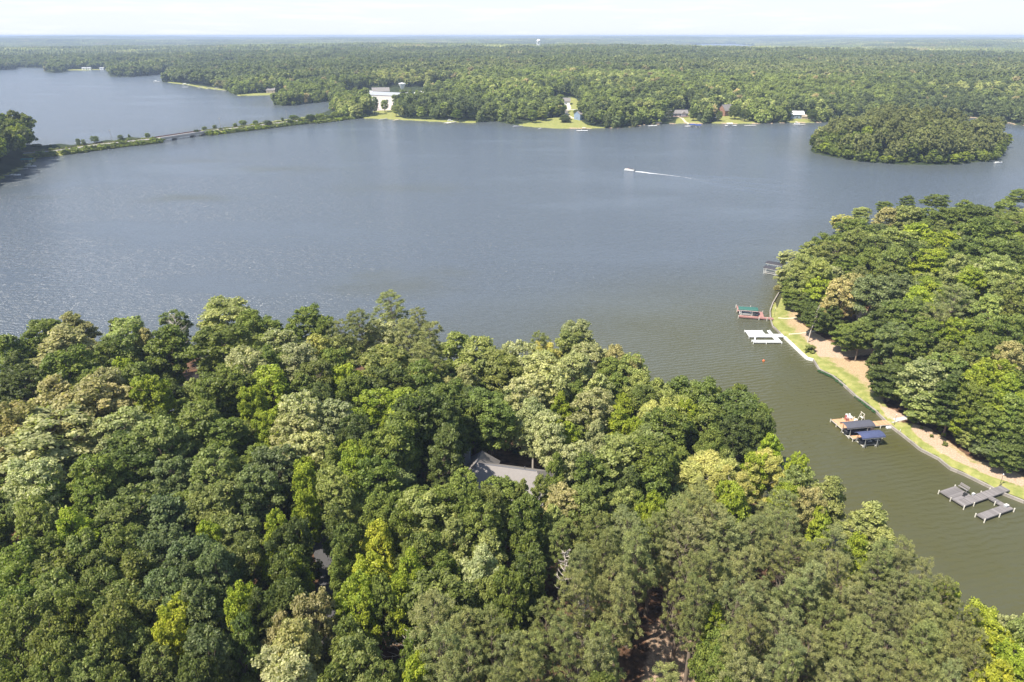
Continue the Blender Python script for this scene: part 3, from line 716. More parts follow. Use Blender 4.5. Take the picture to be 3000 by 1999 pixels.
def place(lst, zone):
    for (px, py, rp, lk) in lst:
        pine = lk == 'p'
        z = 14.0
        for it in range(4):
            p = at(px, py, z)
            dpt = depth_of(p)
            r = rp * dpt / 2000.0
            r = max(r, 1.9)
            rz = r * (1.65 if pine else 1.6)
            g = max(0.3, ground_z(p[0], p[1]))
            base_h = (19.5 if pine else 16.0) if zone == 'near' else (17.0 if pine else 14.5)
            if zone == 'right': r = min(r, 6.2)
            H = base_h + min(r, 5.0) * 0.9 + (hash((round(px), round(py))) % 100 / 100.0 - 0.5) * 3.0
            if zone == 'near': H = min(H, 24.5)
            rz = min(max(rz, H * (0.34 if pine else 0.40)), H * 0.47)
            z = g + H - r * 1.0
        if zone == 'right':
            for it in range(14):
                P1 = np.array([[p[0], p[1]]])
                if signed_dist(P1, LAWNS['right_lawn'])[0] < -0.5 and signed_dist(P1, right_poly)[0] > 1.5: break
                z -= 0.8; H = max(6.5, H - 0.6)
                if z < 4.0: break
                p = at(px, py, z); r = max(1.9, rp * depth_of(p) / 2000.0)
            g = max(0.3, ground_z(p[0], p[1])); H = min(H, z - g + r); H = max(H, 8.0); r = min(r, H * .44); rz = max(min(rz, H * .48), r * 1.12)
        else:
            for it in range(10):
                P1 = np.array([[p[0], p[1]]])
                if signed_dist(P1, near_poly)[0] > 1.5: break
                z += 0.8; p = at(px, py, z)
            g = max(0.3, ground_z(p[0], p[1])); H = max(H, z - g + r * 0.6)
        add_tree(p[0], p[1], g, r, rz, H, lk, px, py, zone)
def special(px, py_base, H, r, rz, lk, zone='right'):
    """tree whose foot shows"""
    g = ground_at(px, py_base, 1.0)
    t = to_px([g[0], g[1], g[2] + H - rz])[0]
    add_tree(g[0], g[1], g[2], r, rz, H, lk, t[0], t[1], zone)
NEAR += ' 2705,1655,44,p 2778,1712,38,p 2835,1775,40,p 2858,1850,40,p 2868,1915,42,p 2660,1600,34,p 2988,1850,50,w 2995,1930,52,y 3045,1890,54,y 3050,1975,54,g 2860,1975,44,y 3030,1810,44,w 2985,1985,44,y 850,1560,50,d 845,1640,50,d 850,1720,50,d 700,1830,50,d 760,1730,46,d 1010,1560,44,d 990,1620,36,g'  # dark crowns beside the driveway are extra trees added to shade it
place(parse(NEAR), 'near'); place(parse(RIGHT), 'right')
special(2505, 1058, 15.5, 4.3, 6.4, 'g')            # the lone tree on the right lawn
special(2358, 986, 12.5, 2.4, 4.2, 'd'); special(2383, 998, 12.0, 2.6, 4.4, 'd'); special(2430, 985, 12, 3.0, 4.6, 'd')
special(2845, 1300, 9.0, 2.6, 3.2, 'w'); special(2835, 1290, 4.0, 1.6, 1.9, 'y')
for (x, y, H, r, lk) in ((-17.5, 112, 23, 4.6, 'd'), (-13.5, 119, 22, 4.4, 'g'), (-21, 106, 21, 4.2, 'g'), (-8.0, 122.5, 20, 4.0, 'd')):  # trees added round the house to shade its roof
    g = ground_z(x, y); t_ = to_px([x, y, g + H - r])[0]; add_tree(x, y, g, r, H * .42, H, lk, t_[0], t_[1], 'near')
# keep buildings and open ground free
def clear_of(t):
    for c, rr_ in (((-1.0, 109.0), 9.0), (HOUSE2, 6.0)):
        if math.hypot(t['x'] - c[0], t['y'] - c[1]) < rr_: return False
    return True
TREES = [t for t in TREES if clear_of(t)]
# fill where the wood is closed but nothing was picked out
def poisson(n, gen, mind, existing):
    pts = list(existing); new = []
    arr = np.array(pts) if pts else np.zeros((0, 2))
    for _ in range(n):
        c = gen()
        if c is None: continue
        if len(arr) and np.min(np.hypot(arr[:, 0] - c[0], arr[:, 1] - c[1])) < mind: continue
        arr = np.vstack([arr, c]); new.append(c)
    return new
CLEAR = [px_poly(p, z) for p, z in (
    ([(925, 1510), (965, 1510), (1000, 1600), (1030, 1660), (1030, 1710), (990, 1760), (940, 1800), (940, 1720), (940, 1640)], 6.0),
    ([(1880, 1700), (1980, 1690), (2030, 1800), (2090, 1999), (2090, 2150), (1780, 2150), (1860, 1900)], 6.0),
    ([(520, 1030), (640, 1030), (640, 1200), (500, 1200)], 6.0),
    ([(1285, 1330), (1640, 1330), (1640, 1450), (1285, 1470)], 8.0))]
existing = [(t['x'], t['y']) for t in TREES]
def gen_right():
    x = random.uniform(70, 330); y = random.uniform(110, 400)
    P1 = np.array([[x, y]])
    if signed_dist(P1, right_poly)[0] < 4 or signed_dist(P1, LAWNS['right_lawn'])[0] > -4.5: return None
    for V in RIGHT_DIRTS:
        if signed_dist(P1, V)[0] > -2: return None
    q = to_px([x, y, 10])[0]
    if not (2240 < q[0] < 3060 and 540 < q[1] < 1400): return None
    return (x, y)
looks_r = 'ggggwwdyobpsg'
FILL = []
for (x, y) in poisson(2600, gen_right, 5.8, existing):
    g = ground_z(x, y); r = random.uniform(3.2, 4.6); H = random.uniform(12, 15.5); lk = random.choice(looks_r)
    FILL.append((x, y, g, r * 1.12, H, lk))
def gen_near():
    x = random.uniform(-130, 130); y = random.uniform(45, 175)
    P1 = np.array([[x, y]])
    if signed_dist(P1, near_poly)[0] < 3: return None
    for V in CLEAR:
        if signed_dist(P1, V)[0] > -1.0: return None
    if math.hypot(x - HOUSE1[0], y - HOUSE1[1]) < 12 or math.hypot(x - HOUSE2[0], y - HOUSE2[1]) < 9: return None
    q = to_px([x, y, 12])[0]
    if not (-40 < q[0] < 3240 and q[1] < 2150): return None
    return (x, y)
existing = [(t['x'], t['y']) for t in TREES]
for (x, y) in poisson(3500, gen_near, 5.2, existing):
    g = ground_z(x, y); q0 = to_px([x, y, 15])[0]
    pine = q0[0] > 1650 and q0[1] > 1450
    r = random.uniform(2.6, 3.6); H = random.uniform(11, 14.5); lk = 'p' if pine else random.choice('ggdob')
    FILL.append((x, y, g, r * 1.12, H, lk))
cand = sorted([t for t in TREES if t['look'] != 'p'], key=lambda t: -t['r'] / depth_of([t['x'], t['y'], t['z']]))
for t in cand[262:]:
    FILL.append((t['x'], t['y'], t['z'], t['r'] * 1.15, t['H'], t['look']))
small = set(id(t) for t in cand[262:])
TREES = [t for t in TREES if id(t) not in small]
# roadside trees of the causeway and the few that stand alone on the far lawns
FARSOLO = """355,402,7,11,g,c 281,408,11,14,g,c 232,411,6,8,g,c 247,413,5,6,g,c 365,425,5,6,d,c 381,398,5,6,g,c 434,399,9,12,g,c 577,388,9,11,d,c 600,383,9,7,g,c
630,372,6,8,g,c 713,366,14,12,g,c 750,362,9,10,g,c 648,400,6,7,d,c 690,372,7,8,g,c 785,367,14,13,d,c 828,350,6,14,d,c 850,360,10,10,d,c 861,351,14,9,g,c 881,358,6,7,d,c 910,352,17,13,g,c 940,348,15,13,g,c
965,350,12,12,d,c 985,342,14,14,g,c 110,436,14,13,d,c 150,430,8,8,g,c 1020,342,14,16,g,c 1045,338,14,18,d,c 1000,340,12,13,w,c
1656,355,17,9,d,f 1630,338,22,14,g,f 1100,332,10,22,b,f 1128,325,10,16,w,f 706,278,7,13,d,f 1340,352,12,14,g,f 1722,352,12,14,g,f 1742,350,13,15,w,f 1690,338,8,9,g,f 1700,318,10,12,g,f 1960,345,9,13,d,f 2030,350,11,14,g,f 2085,350,12,15,d,f 2150,346,13,16,g,f 2105,352,8,12,g,f 2180,352,10,14,d,f 2310,350,9,14,g,f 2375,352,12,15,d,f 1560,356,13,15,g,f 1590,350,15,16,w,f 1185,334,14,16,g,f 1160,338,12,15,w,f"""
for tok in FARSOLO.split():
    a, b, c, h, lk, zn = tok.split(',')
    if zn == 'c':
        line = ROAD_L if float(a) < 530 else ROAD_R
        ry = float(np.interp(float(a), [q[0] for q in line], [q[1] for q in line]))
        by = ry - 2.2 if float(b) < ry else ry + 6.5
        p = at(float(a), by, 1.6); r = float(c) * depth_of(p) / 2000.0
        h = max(4.0, (by - (float(b) - float(c) * 1.0)) * depth_of(p) / 2000.0)
    else: p = ground_at(float(a), float(b) + 4, 2.0)
    r = float(c) * depth_of(p) / 2000.0
    add_tree(p[0], p[1], p[2], r * 1.05, float(h) * 0.48, float(h), lk, float(a), float(b) - 10, 'causeway' if zn == 'c' else 'far lawn')

def fix_rz(t):
    t['rz'] = min(max(t['rz'], t['r'] * 1.2), t['H'] * .48)
def area_name(t):
    px, py, z = t['px'], t['py'], t['zone']
    if z == 'causeway': return 'beside the causeway road, ' + ('left of the bridge' if px < 455 else 'right of the bridge')
    if z == 'far lawn': return 'beside the houses and lawns of the far shore'
    if z == 'right':
        if px > 2300 and px < 2530 and py > 900: return 'on the open lawn of the right point'
        if py < 700: return 'at the far tip of the right point'
        if py < 850: return 'in the middle of the right point wood'
        if py < 1020: return 'behind the lawn of the right point'
        if py < 1180: return 'uphill from the covered boat lifts'
        return 'behind the grey plank dock'
    if 1230 < px < 1680 and 1290 < py < 1560: return 'close round the grey roofed house'
    if 680 < px < 1130 and 1380 < py < 1730: return 'along the shaded driveway'
    if 1850 < px < 2120 and py > 1620: return 'round the red earth clearing'
    if 430 < px < 690 and 1000 < py < 1260: return 'round the dark roofed house'
    side = 'left' if px < 1000 else ('middle' if px < 2000 else 'right')
    if side == 'right' and py < 1420: return 'at the narrow inlet of the near wood'
    if py < 1030: return 'at the lake edge, %s near wood' % side
    if py < 1250: return 'in the second row from the lake, %s' % side
    if py < 1500: return 'halfway up the near wood, %s' % side
    if py < 1750: return 'in the %s near rows of the wood' % side
    return 'at the bottom %s of the photo' % side
ORD = ['first', 'second', 'third', 'fourth', 'fifth', 'sixth', 'seventh', 'eighth', 'ninth', 'tenth', 'eleventh', 'twelfth', 'thirteenth', 'fourteenth', 'fifteenth', 'sixteenth', 'seventeenth',
       'eighteenth', 'nineteenth', 'twentieth'] + ['%dth' % k for k in range(21, 60)]
KIND = {}
groups = {}
for t in TREES:
    t['pine'] = t['look'] == 'p' or (t['look'] == 'o' and t['zone'] == 'near' and t['px'] > 1450 and t['py'] > 1500)
    t['noun'] = 'pine tree' if t['pine'] else 'broadleaf tree'
    lk = t['look'] if not (t['pine'] and t['look'] == 'o') else 'o'
    t['what'] = LOOK[lk] + ' ' + ('pine' if t['pine'] else 'broadleaf tree')
    t['area'] = area_name(t)
    groups.setdefault((t['what'], t['area']), []).append(t)
for (what, area), L in groups.items():
    L.sort(key=lambda t: t['px'])
    for k, t in enumerate(L):
        if len(L) == 1: t['label'] = '%s %s' % (what, area)
        elif len(L) == 2: t['label'] = '%s %s %s' % (('left hand', 'right hand')[k], what, area)
        else: t['label'] = '%s %s from left %s' % (ORD[k], what, area)
for idx, t in enumerate(TREES):
    rg = random.Random(idx * 7 + 3)
    fam = 'pine' if t['pine'] else ('feather' if t['look'] == 'l' else 'broad')
    forms = FORMS[fam]
    q = rg.randrange(len(forms))
    if fam == 'broad' and t['zone'] == 'right' and q in (2, 5): q = rg.choice((0, 1, 4, 7))
    me, tm = forms[q]
    name = 'pine_tree' if t['pine'] else 'broadleaf_tree'
    root = empty(name, (t['x'], t['y'], t['z']), 0)
    grp = {'near': 'trees of the near wood', 'right': 'trees on the right hand point', 'causeway': 'trees beside the causeway road', 'far lawn': 'trees standing on the far lawns'}[t['zone']]
    tag(root, t['label'], 'tree', grp)
    cz = t['H'] - t['rz']
    rot = rg.random() * 6.283
    c = bpy.data.objects.new('crown', me); c.parent = root; c.location = (0, 0, cz); c.rotation_euler = (rg.uniform(-.17, .17), rg.uniform(-.17, .17), rot)
    k = (1.36 if t['r'] < 4.2 else 1.22) if t['zone'] != 'causeway' else 1.0
    if t['zone'] == 'right' and t['py'] < 690: k = 1.5
    if t['zone'] == 'causeway': me, tm = forms[rg.choice((3, 6, 3, 6, 0))]
    c.scale = (t['r'] * k * rg.uniform(.84, 1.16), t['r'] * k * rg.uniform(.84, 1.16), t['rz'] * rg.uniform(.98, 1.14) / ST)
    tint = np.array(TINT[t['look']]) * (1.52 if t['zone'] != 'right' else 1.62) * rg.uniform(0.86, 1.16) * np.array([rg.uniform(.95, 1.06), 1, rg.uniform(.9, 1.15)])
    c.color = (tint[0], tint[1], tint[2], 1)
    COL.objects.link(c)
    b = bpy.data.objects.new('limbs', tm); b.parent = root; b.location = (0, 0, cz); b.rotation_euler = c.rotation_euler; b.scale = c.scale; COL.objects.link(b)
    s = bpy.data.objects.new('trunk', STEM_PALE if (t['look'] in 'slw' or rg.random() < .2) else STEM); s.parent = root
    tr = max(0.16, t['H'] * 0.0145)
    s.scale = (tr, tr, max(0.5, cz - t['rz'] * 0.75)); s.location = (0, 0, -0.1); COL.objects.link(s)
print('TREES', len(TREES), sum(1 for t in TREES if t['pine']))

# bare dead trees
def dead_tree(x, y, H, seed, label, lean=(0, 0), spread=1.0):
    g = ground_z(x, y)
    root = empty('dead_tree', (x, y, g)); tag(root, label, 'tree', 'dead trees')
    rg = random.Random(seed)
    mb = MB(); p = Vector((0, 0, -0.2)); pts = [p]
    for q in range(8):
        p = p + Vector((lean[0] * .12 * H / 8 + rg.uniform(-.12, .12), lean[1] * .12 * H / 8 + rg.uniform(-.12, .12), H / 8)); pts.append(p)
    for q in range(8): mb.tube(pts[q], pts[q + 1], 0.22 * (1 - q / 9), 0.22 * (1 - (q + 1) / 9), 7, cap=False)
    mb.build('trunk', M['dead'], root)
    mb = MB()
    for q in range(34):
        f = rg.uniform(.38, 1.0); k = min(7, int(f * 8)); a = pts[k].lerp(pts[k + 1], f * 8 - k if f < 1 else 1)
        an = rg.random() * 6.28; l = spread * (1.25 - f) * H * .33 * rg.uniform(.5, 1.1)
        e = a + Vector((math.cos(an) * l, math.sin(an) * l, l * rg.uniform(.2, .9)))
        m_ = a.lerp(e, .5) + Vector((0, 0, -l * .06)); mb.tube(a, m_, .07, .045, 5, False); mb.tube(m_, e, .045, .02, 4, False)
        for w in range(4):
            s_ = a.lerp(e, rg.uniform(.3, .95)); an2 = an + rg.uniform(-1.2, 1.2); l2 = l * rg.uniform(.2, .5)
            mb.tube(s_, s_ + Vector((math.cos(an2) * l2, math.sin(an2) * l2, l2 * rg.uniform(.1, .9))), .03, .012, 3, False)
    mb.build('branches', M['dead'], root)
def dead_at(px, py, ztop, H, seed, label, **k):
    p = at(px, py, ztop); dead_tree(p[0], p[1], H, seed, label, **k)
dead_at(290, 975, 16, 14.0, 1, 'bare grey dead tree at the lake edge, far left of the near wood', lean=(3, 0))
dead_at(505, 905, 21, 18.5, 2, 'bare twiggy treetop above the lake edge, left of the near wood')
dead_at(1655, 1690, 18, 15.0, 3, 'bare pale dead tree among pines left of the red earth clearing', spread=.55)
dead_at(1118, 1850, 16, 13.0, 4, 'fallen looking bare dead tree above the pale earth patch', lean=(5, -2))
dead_at(1700, 1850, 18, 15.0, 5, 'bare dead snag among the pines at the bottom middle of the photo', spread=.7)
dead_at(2960, 910, 16, 14.0, 6, 'bare brown dead tree at the right edge on the right point', spread=1.1)
q_ = ground_at(2366, 1003, 1.0); dead_tree(q_[0], q_[1], 13.0, 8, 'tall bare pale trunk leaning on the open lawn', lean=(1.2, 0), spread=.3)

# ------------------------------------------------------------------ instanced masses
def instancer(name, pts, proto, rotz, scl, tint, meshes, mat, label):
    coll = bpy.data.collections.new(name + '_forms')
    for k, m_ in enumerate(meshes):
        o = bpy.data.objects.new('form_%02d' % k, m_); coll.objects.link(o)
    n = len(pts)
    me = bpy.data.meshes.new(name)
    me.vertices.add(n); me.vertices.foreach_set('co', np.ascontiguousarray(pts, np.float32).ravel())
    a = me.attributes.new('proto', 'INT', 'POINT'); a.data.foreach_set('value', np.ascontiguousarray(proto, np.int32))
    a = me.attributes.new('rotz', 'FLOAT', 'POINT'); a.data.foreach_set('value', np.ascontiguousarray(rotz, np.float32))
    a = me.attributes.new('siz', 'FLOAT_VECTOR', 'POINT'); a.data.foreach_set('vector', np.ascontiguousarray(scl, np.float32).ravel())
    a = me.attributes.new('tint', 'FLOAT_COLOR', 'POINT'); a.data.foreach_set('color', np.ascontiguousarray(np.column_stack([np.array(tint) * 1.3, np.ones(n)]), np.float32).ravel())
    o = bpy.data.objects.new(name, me); COL.objects.link(o)
    tag(o, label, kind='stuff')
    ng = bpy.data.node_groups.new(name, 'GeometryNodeTree')
    ng.interface.new_socket('Geometry', in_out='INPUT', socket_type='NodeSocketGeometry')
    ng.interface.new_socket('Geometry', in_out='OUTPUT', socket_type='NodeSocketGeometry')
    N = ng.nodes; L = ng.links
    gi = N.new('NodeGroupInput'); go = N.new('NodeGroupOutput')
    iop = N.new('GeometryNodeInstanceOnPoints'); ci = N.new('GeometryNodeCollectionInfo')
    ci.inputs['Collection'].default_value = coll; ci.inputs['Separate Children'].default_value = True; ci.inputs['Reset Children'].default_value = True
    iop.inputs['Pick Instance'].default_value = True
    def na(nm, ty):
        x = N.new('GeometryNodeInputNamedAttribute'); x.data_type = ty; x.inputs['Name'].default_value = nm
        return x.outputs['Attribute']
    cx = N.new('ShaderNodeCombineXYZ'); L.new(na('rotz', 'FLOAT'), cx.inputs['Z'])
    L.new(gi.outputs[0], iop.inputs['Points']); L.new(ci.outputs[0], iop.inputs['Instance'])
    L.new(na('proto', 'INT'), iop.inputs['Instance Index']); L.new(cx.outputs[0], iop.inputs['Rotation']); L.new(na('siz', 'FLOAT_VECTOR'), iop.inputs['Scale'])
    L.new(iop.outputs[0], go.inputs[0])
    md = o.modifiers.new('scatter', 'NODES'); md.node_group = ng
    return o
def with_mat(me, mat, stem=None):
    me.materials.clear(); me.materials.append(mat); return me
# forms: 0-4 leafy crowns for the middle distance, 5-7 pines, 8-11 coarse crowns, 12-15 far patches, 16-17 shrubs
forms = []
def mid_crown(seed, shape, nl_, rl_, leaves, size, aspect=0.75, **k):
    me, L = leaf_mesh('mid_crown', seed, shape, nl_, rl_, leaves=leaves, size=size, aspect=aspect, **k)
    return with_mat(me, M['leaf_far'])
for q, sh in enumerate(('round', 'round', 'spread', 'tall', 'round')): forms.append(mid_crown(400 + q, sh, 20 + 3 * q, (0.22, 0.38), 1500, 0.135))
for q in range(3): forms.append(mid_crown(420 + q, 'pine', 34, (0.15, 0.26), 1300, 0.14, 0.45, up=0.5))
for q in range(4): forms.append(mid_crown(440 + q, 'round' if q < 2 else 'pine', 12, (0.30, 0.46), 240, 0.30, 0.9))
def patch(seed, W, sp, qn=0):
    rg = np.random.default_rng(seed); Vs = []; Fs = []; ra = []; lo = []; b = 0
    n = int(W / sp)
    for a in range(n):
        for c in range(n):
            cx_ = (a + 0.5 + rg.uniform(-.45, .45)) * sp - W / 2; cy_ = (c + .5 + rg.uniform(-.45, .45)) * sp - W / 2
            r = sp * rg.uniform(.50, .85); h = rg.uniform(9, 19); m = 6
            rings = []
            for (rk, zk) in ((0.95, 0.30), (0.85, 0.62), (0.42, 0.90)):
                for k in range(m):
                    an = 6.283 * k / m + rg.uniform(-.3, .3); rr_ = r * rk * rg.uniform(.75, 1.2)
                    Vs.append((cx_ + rr_ * math.cos(an), cy_ + rr_ * math.sin(an), h * zk + rg.uniform(-.6, .6)))
            Vs.append((cx_, cy_, h))
            for lv in range(2):
                for k in range(m):
                    k2 = (k + 1) % m
                    A, B, C_, D = b + lv * m + k, b + lv * m + k2, b + (lv + 1) * m + k2, b + (lv + 1) * m + k
                    Fs += [A, B, C_, A, C_, D]
            for k in range(m): Fs += [b + 2 * m + k, b + 2 * m + (k + 1) % m, b + 3 * m]
            v = rg.random(); v2 = rg.random()
            ra += [v] * (3 * m + 1); lo += [v2] * (3 * m + 1); b += 3 * m + 1
    me = mesh_np('forest_patch', np.array(Vs), np.array(Fs), 3)
    set_attr(me, 'leaf_random', np.array(ra)); set_attr(me, 'lobe_random', np.array(lo))
    return with_mat(me, M['leaf_far'])
for q in range(4): forms.append(patch(500 + q, 84.0, 8.4))
for q in range(2): forms.append(mid_crown(460 + q, 'spread', 14, (0.28, 0.45), 700, 0.16))

PT = []; PR = []; SC = []; TN = []; RZ = []
def put(x, y, z, pr, s, tint):
    PT.append((x, y, z)); PR.append(pr); SC.append(s); TN.append(tint); RZ.append(random.random() * 6.283)
# ring by ring jittered grid over the far land
def cells(r0, r1, sp, ang=R(46)):
    out = []
    r = r0
    while r < r1:
        n = max(1, int(2 * ang * r / sp)); a = -ang + (np.arange(n) + rng.random(n) * 0.9) * (2 * ang / n)
        rr_ = r + rng.uniform(-.45, .45, n) * sp
        out.append(np.column_stack([rr_ * np.sin(a), rr_ * np.cos(a)])); r += sp
    return np.vstack(out)
def far_tints(x, y):
    n = len(x)
    a = fbm(x / 420.0, y / 420.0, 3); b = fbm(x / 170.0 + 40, y / 170.0, 3); u = rng.random(n)
    a2 = fbm(x / 110.0 + 21, y / 110.0 + 7, 3)
    pine = (0.45 * a + 0.55 * a2 + 0.22 * (u - .5)) > 0.545
    base_p = np.array([0.104, 0.124, 0.046]); g1 = np.array([0.140, 0.165, 0.045]); g2 = np.array([0.215, 0.225, 0.080]); g3 = np.array([0.25, 0.21, 0.10])
    t = np.where(pine[:, None], base_p, g1)
    lime = (~pine) & ((b + 0.3 * (u - .5)) > 0.56)
    t = np.where(lime[:, None], g2, t)
    rare = (rng.random(n) < 0.03) & ~pine
    t = np.where(rare[:, None], g3, t)
    br = 0.78 + 0.46 * fbm(x / 260.0 + 5, y / 260.0 + 11, 3)
    return t * rng.uniform(.72, 1.30, (n, 1)) * br[:, None], pine
EXCL = FAR_LAWNS + [px_poly([(585, 370), (700, 352), (925, 328), (965, 318), (990, 345), (1000, 362), (800, 385), (590, 405)], 1.0)] + [px_poly(p, 4.0) for p in (
    [(1012, 268), (1245, 268), (1250, 290), (1240, 312), (1150, 316), (1145, 330), (1090, 330), (1085, 300), (1012, 300)],
    [(1620, 300), (1672, 300), (1690, 330), (1690, 372), (1650, 372), (1652, 330), (1620, 318)],
    [(1940, 330), (2020, 330), (2030, 362), (1950, 366)], [(2100, 332), (2150, 332), (2150, 352), (2100, 352)], [(2312, 338), (2352, 338), (2350, 356), (2312, 356)])]
near_pts = cells(560, 1350, 6.6)
sds, pond = land_fields(near_pts)
hz, sd = height(near_pts, (sds, pond))
ok = (np.maximum.reduce([sds[3], sds[4], sds[5]]) > 3.0) & (sds[4] < 1e9)
# causeway strip stays open
ok &= ~((sds[3] > 0) & (sds[3] < 7) & (near_pts[:, 0] < -190) & (near_pts[:, 1] < 860)) & ~((sds[4] > 0) & (near_pts[:, 0] > -440))
for V in EXCL: ok &= signed_dist(near_pts, V) < -2.0
np_ = near_pts[ok]; hz = hz[ok]; tt, pine = far_tints(np_[:, 0], np_[:, 1]); tt = tt * 1.30
edge = np.maximum.reduce([sds[3], sds[4], sds[5]])[ok]; tallv = fbm(np_[:, 0] / 34.0, np_[:, 1] / 34.0, 3)
for k in range(len(np_)):
    if tallv[k] < 0.26 and random.random() < .75 and edge[k] > 10: continue
    r = random.uniform(3.2, 5.6) * (0.75 + 0.5 * tallv[k]); H = random.uniform(13, 21) * (0.8 if edge[k] < 12 else 1.0) * (0.62 + 0.78 * tallv[k])
    pr = random.randrange(5, 8) if pine[k] else random.randrange(0, 5)
    rz_ = r * random.uniform(1.1, 1.5)
    put(np_[k, 0], np_[k, 1], hz[k] + H - rz_, pr, (r * 1.1, r * 1.1, rz_), tt[k])
    if edge[k] < 9: put(np_[k, 0] + random.uniform(-3, 3), np_[k, 1] + random.uniform(-3, 0), hz[k] + 1.8, random.choice((0, 1, 2)), (3.2, 3.2, 3.4), tt[k] * 0.95)
# islands
ip = cells(500, 760, 5.2)
sdi = signed_dist(ip, island_poly); ip = ip[sdi > 1.2]; si = sdi[sdi > 1.2]; hi, _ = height(ip)
for k in range(len(ip)):
    pine_ = (random.random() < (0.85 if vnoise(np.array([ip[k, 0] / 22.0 + 3]), np.array([ip[k, 1] / 22.0]))[0] > .42 else .25)) and si[k] > 3
    tv = vnoise(np.array([ip[k, 0] / 13.0]), np.array([ip[k, 1] / 13.0]))[0]
    if tv < .12 and si[k] > 8: continue
    r = random.uniform(2.6, 4.8); H = random.uniform(16, 22) if pine_ else random.uniform(8, 16); H *= (0.60 + 0.40 * min(1, si[k] / 9)) * (0.74 + 0.46 * tv)
    t_ = np.array(TINT['p']) * 0.98 if pine_ else np.array(random.choice((TINT['g'], TINT['d'], TINT['y'], TINT['g'])))
    rz_ = min(r * (1.6 if pine_ else 1.3), H * .48)
    put(ip[k, 0], ip[k, 1], hi[k] + H - rz_, random.randrange(5, 8) if pine_ else random.randrange(0, 5), (r * 1.1, r * 1.1, rz_), t_ * random.uniform(.85, 1.3))
    if si[k] < 12: put(ip[k, 0] + random.uniform(-2, 2), ip[k, 1] - 1, hi[k] + 1.5 + random.random() * 2.5, random.choice((0, 1, 2)), (2.8, 2.8, 3.4), np.array(TINT['g']) * random.uniform(.8, 1.5))
# left headland: dense dark trees
lp = cells(420, 860, 6.0)
sl4 = signed_dist(lp, left_poly); m_ = (sl4 > 2) & (to_px(np.column_stack([lp, np.full(len(lp), 3.0)]))[:, 0] < 104)
lp = lp[m_]; hl, _ = height(lp)
for k in range(len(lp)):
    r = random.uniform(3.6, 5.6); H = random.uniform(21, 28)
    put(lp[k, 0], lp[k, 1], hl[k] + H - r * 1.3, random.choice((0, 1, 2, 4, 5)), (r * 1.15, r * 1.15, r * 1.4), np.array(random.choice((TINT['d'], TINT['g'], TINT['o'], TINT['y']))) * random.uniform(.7, 1.1))
# middle ring
mp_ = cells(1350, 3000, 9.4)
sds, pond = land_fields(mp_); hz, sd = height(mp_, (sds, pond))
ok = (np.maximum(sds[3], sds[5]) > 4.0)
for V in EXCL: ok &= signed_dist(mp_, V) < -2.0
mp_ = mp_[ok]; hz = hz[ok]; tt, pine = far_tints(mp_[:, 0], mp_[:, 1]); tt = tt * 0.65 + tt.mean(0) * 0.35; tt = tt * 0.92
tallv = fbm(mp_[:, 0] / 60.0, mp_[:, 1] / 60.0, 3)
for k in range(len(mp_)):
    if tallv[k] < 0.25 and random.random() < .7: continue
    r = random.uniform(4.4, 7.6); H = random.uniform(12, 21) * (0.55 + 0.95 * tallv[k])
    put(mp_[k, 0], mp_[k, 1], hz[k] + H - r, random.randrange(10, 12) if pine[k] else random.randrange(8, 10), (r * 1.15, r * 1.15, r * 1.1), tt[k])
# far ring of patches
fp = cells(3040, 15800, 80.0, R(44))
sds, pond = land_fields(fp); hz, sd = height(fp, (sds, pond))
ok = (sds[3] > 45) & (pond < -50)
fp = fp[ok]; hz = hz[ok]; tt, pine = far_tints(fp[:, 0] * .5, fp[:, 1] * .5)
for k in range(len(fp)):
    put(fp[k, 0], fp[k, 1], hz[k] - 1.0, random.randrange(12, 16), (1.06, 1.06, random.uniform(.85, 1.25)), tt[k] * 0.9)
# low scrub on the causeway banks
def bank_scrub(line, n, lat=(4.6, 9.5), big=.10):
    W = [at(p[0], p[1], 3.2) for p in line]
    Ls = [np.hypot(*(b - a)[:2]) for a, b in zip(W[:-1], W[1:])]
    for _ in range(n):
        u = random.random() * sum(Ls); k = 0
        while k < len(Ls) - 1 and u > Ls[k]: u -= Ls[k]; k += 1
        c = W[k] + (W[k + 1] - W[k]) * (u / Ls[k]); dv = (W[k + 1] - W[k])[:2]; nn = np.array([-dv[1], dv[0]]) / np.hypot(*dv)
        f = random.random(); s_ = random.choice((-1, 1)); o_ = lat[0] + (lat[1] - lat[0]) * f
        x, y = c[:2] + nn * s_ * o_
        z = 3.0 * (1 - f) + 0.2
        cl_ = vnoise(np.array([x / 9.0]), np.array([y / 9.0]))[0]
        if cl_ < 0.35 and f < .7: continue
        q = random.uniform(.45, 1.1) * (1.9 if random.random() < big else 1) * (0.7 + 0.6 * f)
        put(x, y, z + q * .3, random.choice((16, 17)), (q * 1.5, q * 1.5, q), np.array(random.choice((TINT['g'], TINT['y'], TINT['o'], TINT['g'], TINT['w']))) * random.uniform(.9, 1.5))
bank_scrub(ROAD_L, 1100, big=.16); bank_scrub(ROAD_R[:4], 1100, big=.26); bank_scrub(ROAD_R[3:], 800, (5, 16), .55)
instancer('distant_forest', np.array(PT), np.array(PR), np.array(RZ), np.array(SC), np.array(TN), forms, M['leaf_far'], None)
print('FAR', len(PT))

